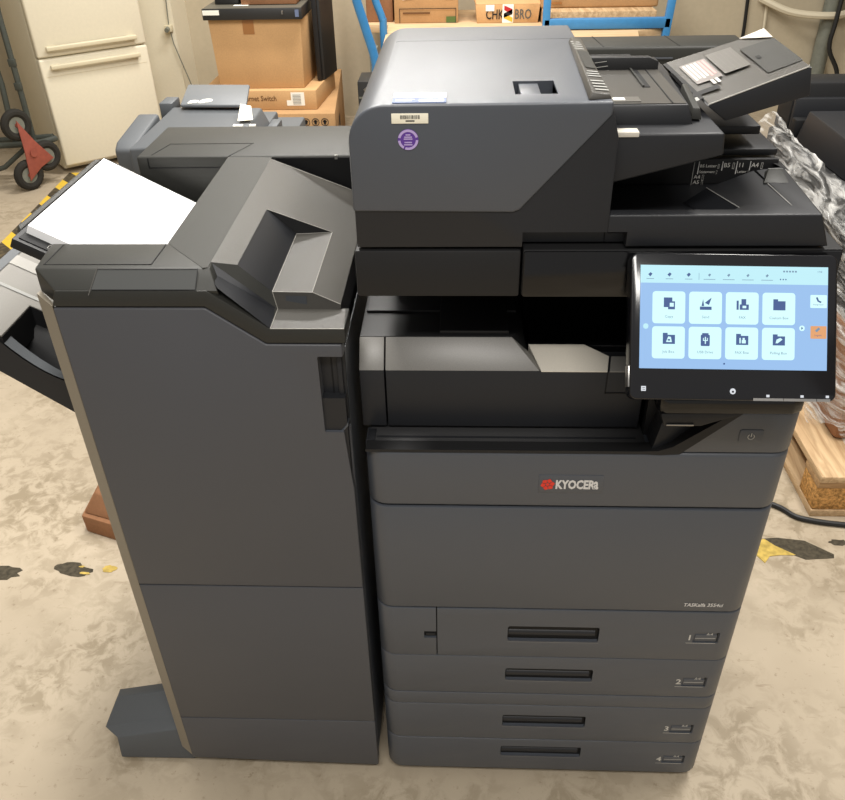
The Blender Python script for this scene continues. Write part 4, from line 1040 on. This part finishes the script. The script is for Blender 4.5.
for args in (((-.25, .125, 4.27, 4.6, .701, 1.115), 'card2', 'tan cardboard box with torn white label, leftmost on the trolley'),):
    (x0, x1, y0, y1, z0, z1), mt1, lb = args
    bx = thing('cardboard_box', ((x0+x1)/2, (y0+y1)/2, z0), lb, 'cardboard box', 'boxes on the trolley')
    co = MB().box(x0, x1, y0, y1, z0, z1, mt1, .004).build('carton', bx)
    p = MB().raw([(-.20, 4.266, .825), (-.10, 4.266, .84), (-.085, 4.266, .88), (-.13, 4.266, .91), (-.19, 4.266, .865)], [(0, 1, 2, 3, 4)], 'white')
    p.text('AR', .07, 'ink', (-.19, 4.2665, .885), (1, .0, 0), (0, 0, 1))
    p.build('torn_label', co)
    MB().box(.04, .095, 4.262, 4.268, .837, .865, 'ink', .006).box(.035, .10, 4.2655, 4.268, .833, .87, 'tapec', .006).build('hand_hole', co)
    pr = MB().box(-.22, .11, 4.2655, 4.267, .777, .78, 'ink').box(-.22, -.217, 4.2655, 4.267, .701, .78, 'ink').box(.11, .113, 4.2655, 4.267, .701, .78, 'ink')
    pr.box(.055, .11, 4.2655, 4.268, .703, .735, 'green'); pr.box(-.20, -.04, 4.2655, 4.267, .751, .760, 'brownink'); pr.build('print', co)
bx = thing('cardboard_box', (-.42, 4.6, .7), 'brown cardboard box at the far left edge of the trolley', 'cardboard box', 'boxes on the trolley')
MB().box(-.42, -.262, 4.32, 4.6, .701, 1.115, 'card3', .004).build('carton', bx)
bx = thing('cardboard_box', (.41, 4.4, .7), 'open cardboard box printed CHK and BRO with coloured ribbon mark', 'cardboard box', 'boxes on the trolley')
co = MB().hull([(.235, 4.24, .701), (.59, 4.24, .701), (.59, 4.55, .701), (.235, 4.55, .701), (.225, 4.24, .80), (.60, 4.24, .80), (.60, 4.55, .80), (.225, 4.55, .80)],
               [(0, 1, 2, 3), (4, 5, 6, 7), (0, 1, 5, 4), (1, 2, 6, 5), (2, 3, 7, 6), (3, 0, 4, 7)], 'card', .003).build('carton', bx)
MB().obox((.225, 4.24, .80), (.375, 0, 0), (0, .10, .022), (0, .003, .002), 'card').build('flap', co)
MB().obox((.225, 4.55, .80), (.375, 0, 0), (0, .02, .09), (0, .003, .001), 'card2').build('flap', co)
MB().obox((.227, 4.24, .80), (0, .31, 0), (-.03, 0, .06), (.003, 0, .002), 'card2').build('flap', co)
MB().text('CHK', .074, 'ink', (.285, 4.2365, .722), (1, 0, 0), (0, 0, 1), squash=.68, bold=.001).build('print', co)
MB().text('BRO', .074, 'print2', (.452, 4.2365, .722), (1, 0, 0), (0, 0, 1), squash=.68, bold=.001).build('print', co)
pr = MB().box(.382, .446, 4.2345, 4.238, .702, .80, 'white')
for pts, mm in ((((.392, .795), (.44, .775), (.44, .748), (.392, .77)), 'ired'), (((.44, .775), (.44, .748), (.39, .728), (.39, .752)), 'ink'), (((.39, .752), (.39, .728), (.442, .705), (.442, .73)), 'yellow')):
    pr.raw([(a, 4.233, c_) for a, c_ in pts], [(0, 1, 2, 3)], mm)
pr.build('ribbon_label', co, 'white label with red, black and yellow ribbon')
MB().box(.285, .335, 4.2345, 4.237, .765, .798, 'white').build('torn_label', co)
bx = thing('cardboard_box', (1.0, 4.4, .735), 'wide brown cardboard box with white label at the trolley right end', 'cardboard box', 'boxes on the trolley')
co = MB().box(.60, 1.27, 4.22, 4.62, .7775, 1.05, 'card2', .012, 3).build('carton', bx)
MB().raw([(.735, 4.217, .885), (.84, 4.217, .86), (.86, 4.217, .93), (.75, 4.217, .95)], [(0, 1, 2, 3)], 'white').build('white_label', co)
pr = MB(); pr.box(.66, .72, 4.216, 4.219, .80, .812, 'tape'); pr.build('print', co)
bd_ = thing('pine_board', (.9, 4.4, .735), 'rough pine board under the wide brown box on the trolley', 'board')
MB().box(.61, 1.24, 4.10, 4.66, .701, .777, 'wood', .002).build('plank', bd_)
# small dark supply hung behind the blue tube
ps = thing('power_supply', (-.37, 3.3, .4), 'small dark metal box with silver clip on the blue tube', 'power supply')
o_ = MB().box(-.365, -.25, 3.2, 3.40, .0, .62, 'rack', .004).build('housing', ps)
MB().tube([(-.33, 3.19, .585), (-.31, 3.18, .60), (-.285, 3.19, .575), (-.31, 3.18, .55)], .006, 'metal', 6, True).box(-.36, -.32, 3.196, 3.2, .54, .548, 'steel').build('clip', o_)
ck_ = MB().box(-.335, -.295, 3.55, 3.65, .0, .70, 'steel', .004); ck_.box(-.325, -.30, 3.54, 3.55, .62, .68, 'ink')
tag(ck_.build('support_post'), 'small grey post between the two blue trolley tubes', 'post')

# right wall services
pp_ = MB().tube([(2.50, 4.83, 0), (2.50, 4.83, 3.1)], .05, 'steel', 14)
tag(pp_.build('drain_pipe'), 'grey vertical pipe running up the back wall at right', 'pipe')
cb = MB().tube(curve([(1.99, 4.89, 0.2), (1.995, 4.89, .5), (1.98, 4.89, .8), (1.99, 4.89, 1.2)]), .011, 'cable', 6)
tag(cb.build('wall_cable'), 'thin black cable running down the back wall behind the feeder tray', 'cable')
cb = MB().tube(curve([(2.10, 4.885, .2), (2.12, 4.885, .5), (2.10, 4.885, .8), (2.11, 4.885, 1.2)]), .010, 'cablew', 6)
tag(cb.build('wall_cable'), 'thin white cable on the back wall right of the black one', 'cable')
cb = MB().tube(curve([(2.50, 4.70, .95), (2.49, 4.69, .62), (2.49, 4.69, .45), (2.58, 4.68, .28), (2.58, 4.68, .01)]), .014, 'cable', 6)
tag(cb.build('loose_cable'), 'black cable hanging loosely in front of the grey pipe', 'cable')
cb = MB().tube(curve([(2.05, 4.86, .72), (2.25, 4.80, .645), (2.5, 4.755, .63), (2.75, 4.80, .65), (2.95, 4.83, .40), (2.97, 4.83, .03)]), .022, 'cablew', 8)
tag(cb.build('cream_hose'), 'cream hose sagging across the top right corner', 'hose')
struct(MB().hull([(2.56, 4.86, 0), (2.85, 4.86, 0), (2.62, 4.86, .6), (2.56, 4.86, .66), (2.56, 4.9, 0), (2.85, 4.9, 0), (2.62, 4.9, .6), (2.56, 4.9, .66)],
          [(0, 1, 2, 3), (4, 5, 6, 7), (0, 1, 5, 4), (1, 2, 6, 5), (2, 3, 7, 6), (3, 0, 4, 7)], 'wall'), 'trim_2')
struct(MB().box(2.58, 3.3, 4.87, 4.9, 0, 3.2, 'wall_shadow'), 'trim_3')

# pallet with wrapped copier
pa = thing('wooden_pallet', (1.6, 1.3, 0), 'worn wooden pallet on the floor right of the copier', 'pallet')
for x0 in (1.115, 1.305, 1.495, 1.685, 1.875):
    MB().box(x0, x0+.15, .79, 1.99, .122, .144, 'wood', .003).build('deck_board', pa)
for y0 in (.795, 1.34, 1.885):
    MB().box(1.116, 2.02, y0, y0+.10, .10, .1215, 'wood2', .002).build('stringer_board', pa)
    for x0 in (1.118, 1.51, 1.90):
        MB().box(x0, x0+.12, y0+.002, y0+.10, .0225, .0995, 'chip', .004).build('block', pa)
for x0 in (1.117, 1.51, 1.90):
    MB().box(x0, x0+.12, .793, 1.987, .0, .022, 'wood', .002).build('bottom_board', pa)
wc = thing('wrapped_copier', (1.6, 1.4, .145), 'black copier wrapped in clear stretch film standing on the wooden pallet', 'copier')
wb = MB().box(1.20, 1.85, .95, 1.98, .146, .45, 'card3', .02).box(1.21, 1.85, 1.0, 1.98, .4505, .74, 'darker', .01)
wb.build('copier_body', wc)
MB().box(1.225, 1.9, 1.86, 1.98, .7405, .91, 'darker', .008).box(1.23, 1.9, 1.84, 1.86, .7405, .865, 'dark', .004).build('rear_unit', wc)
MB().box(1.225, 1.27, 1.79, 1.83, .7405, .81, 'black', .005).box(1.235, 1.255, 1.74, 1.77, .7405, .79, 'dark', .004).build('hinge', wc)
MB().hull([(1.262, 1.16, .835), (1.9, 1.16, .835), (1.9, 1.75, .85), (1.242, 1.75, .85), (1.262, 1.12, .742), (1.9, 1.12, .742), (1.9, 1.78, .742), (1.228, 1.78, .742)],
     [(0, 1, 2, 3), (4, 5, 6, 7), (0, 1, 5, 4), (1, 2, 6, 5), (2, 3, 7, 6), (3, 0, 4, 7)], 'dark', .006).build('tray_unit', wc)
MB().obox((1.32, 1.56, .8462), (.16, 0, 0), (0, .10, .0022), (0, 0, .003), 'black').build('tray_slot', wc)
# stretch film: crumpled sheet around left side and front
rnd = random.Random(3)
path = [(1.40, .905), (1.25, .905), (1.175, .94), (1.165, 1.1), (1.165, 1.25), (1.165, 1.4), (1.165, 1.55), (1.165, 1.70), (1.165, 1.84), (1.17, 2.0)]
pf = curve([(a, c_, 0) for a, c_ in path], 7)
nz = 40; vs = []
for i, p in enumerate(pf):
    topz = .775 + .012*math.sin(i*.13) - (.12 if i < 8 else 0)
    q = i/len(pf)
    for j in range(nz+1):
        s_ = j/nz; z = .19 + .03*math.sin(i*.6)*(1-s_) + (topz-.19)*s_
        fold = abs(math.sin(13*s_ + 2*math.sin(i*.16) + i*.05))**4*.012 + .005*abs(math.sin(37*s_-i*.21))
        inn_ = max(0, (s_-.84)/.16)
        vs.append((p.x - fold + rnd.uniform(-.0015, .0015) + .055*inn_**1.5, p.y + rnd.uniform(-.003, .003), z + rnd.uniform(-.004, .004)))
fs = [(i*(nz+1)+j, (i+1)*(nz+1)+j, (i+1)*(nz+1)+j+1, i*(nz+1)+j+1) for i in range(len(pf)-1) for j in range(nz)]
MB().raw(vs, fs, 'film', True).build('stretch_film', wc, 'crumpled clear stretch film', angle=180)

cb = MB().tube(curve([(.70, .985, .008), (.88, .90, .008), (1.03, .83, .008), (1.09, .775, .008), (1.25, .745, .008), (1.55, .72, .008)]), .0075, 'cable', 8)
tag(cb.build('floor_cable'), 'black power cable lying on the floor by the pallet corner', 'cable')

# floor tape
def flat(name, pts, mat, label, cat, z=.0015, group=None):
    vs = [(a, c_, z) for a, c_ in pts] + [(a, c_, .0002) for a, c_ in pts]; k = len(pts)
    o = MB().raw(vs, [list(range(k))] + [[i, (i+1) % k, k+(i+1) % k, k+i] for i in range(k)], mat).build(name)
    return tag(o, label, cat, group)
flat('hazard_tape', [(-2.07, 2.2), (-1.97, 2.2), (-2.08, 3.72), (-2.18, 3.72)], 'haz', 'yellow and black hazard tape running along the floor to the refrigerator', 'floor tape')
def blob(cx, cy, rx, ry, seed, n=18, rot=0):
    q = random.Random(seed); out = []
    for i in range(n):
        a = 2*math.pi*i/n; k = q.uniform(.72, 1.1)
        x, y = rx*k*math.cos(a), ry*k*math.sin(a)
        out.append((cx + x*math.cos(rot)-y*math.sin(rot), cy + x*math.sin(rot)+y*math.cos(rot)))
    return out
MT['worn'] = plastic('worn_black_tape', (72, 66, 54), .7, .2, .35, 90)
MT['wornY'] = plastic('worn_yellow_tape', (186, 160, 84), .6, .2, .25, 60)
flat('tape_remnant', blob(-1.07, .535, .055, .028, 1), 'worn', 'worn black floor tape scrap at the left edge of the photo', 'floor tape')
o = flat('tape_remnant', blob(-.885, .552, .055, .024, 2, rot=-.15), 'worn', 'worn black floor tape scrap with yellow flecks left of the finisher', 'floor tape')
for k, bb in enumerate((blob(-.845, .537, .016, .005, 4), blob(-.862, .560, .008, .004, 5))):
    vs = [(a, c_, .0022) for a, c_ in bb]
    q = MB().raw(vs, [list(range(len(vs)))], 'wornY').build('yellow_fleck'); q.parent = o
flat('tape_remnant', blob(-.785, .555, .02, .014, 6), 'wornY', 'yellow tape scrap against the left edge of the finisher', 'floor tape')
flat('tape_remnant', [(.955, .70), (1.0, .705), (1.07, .695), (1.13, .645), (1.125, .632), (1.05, .625), (1.0, .655), (.97, .69)], 'worn', 'worn black floor tape scrap right of the copier', 'floor tape')
flat('tape_remnant', [(.93, .69), (.965, .70), (.985, .675), (1.03, .64), (.99, .64), (.96, .635), (.94, .61), (.925, .64)], 'wornY', 'worn yellow floor tape scrap right of the copier', 'floor tape', z=.0018)
flat('tape_remnant', blob(1.16, .69, .03, .012, 9), 'worn', 'tiny worn black tape scrap at the right edge of the photo', 'floor tape')
# brown block left behind the finisher
bb_ = thing('pallet_block', (-.86, .8, 0), 'reddish brown chipped wooden block on the floor behind the finisher', 'wooden block')
MB().hull([(-.90, .695, 0), (-.72, .63, 0), (-.70, .80, 0), (-.90, .86, 0), (-.905, .70, .055), (-.72, .635, .055), (-.71, .80, .055), (-.91, .86, .055)],
          [(0, 1, 2, 3), (4, 5, 6, 7), (0, 1, 5, 4), (1, 2, 6, 5), (2, 3, 7, 6), (3, 0, 4, 7)], 'card3', .004).hull(
         [(-.90, .71, .0565), (-.72, .65, .0565), (-.72, .79, .0565), (-.90, .85, .0565), (-.87, .74, .105), (-.72, .67, .10), (-.72, .78, .10), (-.875, .82, .105)],
          [(0, 1, 2, 3), (4, 5, 6, 7), (0, 1, 5, 4), (1, 2, 6, 5), (2, 3, 7, 6), (3, 0, 4, 7)], 'card3', .004).build('block', bb_)

# ================================================================== CAMERA
F = 808.444; p, y, r = R(34.43846), R(2.97219), R(-1.33665)
right = Vector((math.cos(y), math.sin(y), 0)); f0 = Vector((-math.sin(y), math.cos(y), 0)); u0 = Vector((0, 0, 1))
fwd = f0*math.cos(p) - u0*math.sin(p); up_ = f0*math.sin(p) + u0*math.cos(p)
r2 = right*math.cos(r) + up_*math.sin(r); u2 = up_*math.cos(r) - right*math.sin(r)
cam = bpy.data.cameras.new('camera'); co = bpy.data.objects.new('camera', cam); col.objects.link(co)
mw = Matrix((r2, u2, -fwd)).transposed().to_4x4(); mw.translation = Vector((.13264, -.92526, 1.56615))
co.matrix_world = mw
cam.sensor_fit = 'HORIZONTAL'; cam.sensor_width = 36; cam.lens = F*36/845; cam.clip_start = .01
scn.camera = co

# ================================================================== LIGHT
def area(name, loc, size, size_y, power, rgb, target=None):
    l = bpy.data.lights.new(name, 'AREA'); l.shape = 'RECTANGLE'; l.size = size; l.size_y = size_y; l.energy = power; l.color = rgb
    o = bpy.data.objects.new(name, l); col.objects.link(o); o.location = loc
    if target is not None: o.rotation_euler = (Vector(target)-Vector(loc)).to_track_quat('-Z', 'Y').to_euler()
    return o
warm = (1, .965, .91)
area('ceiling_light_a', (-.6, .9, 3.1), .35, 1.6, 88, warm)
area('ceiling_light_b', (1.3, .9, 3.1), .35, 1.6, 72, warm)
area('ceiling_light_c', (-.3, 3.4, 3.1), 1.6, .35, 105, warm)
area('ceiling_light_d', (.2, -1.6, 3.1), 1.6, .35, 66, warm)
wd = bpy.data.worlds.new('world'); wd.use_nodes = True; scn.world = wd
wd.node_tree.nodes['Background'].inputs['Color'].default_value = (1, .97, .93, 1)
wd.node_tree.nodes['Background'].inputs['Strength'].default_value = .42
scn.view_settings.view_transform = 'Standard'
scn.view_settings.look = 'None'
scn.view_settings.exposure = 0
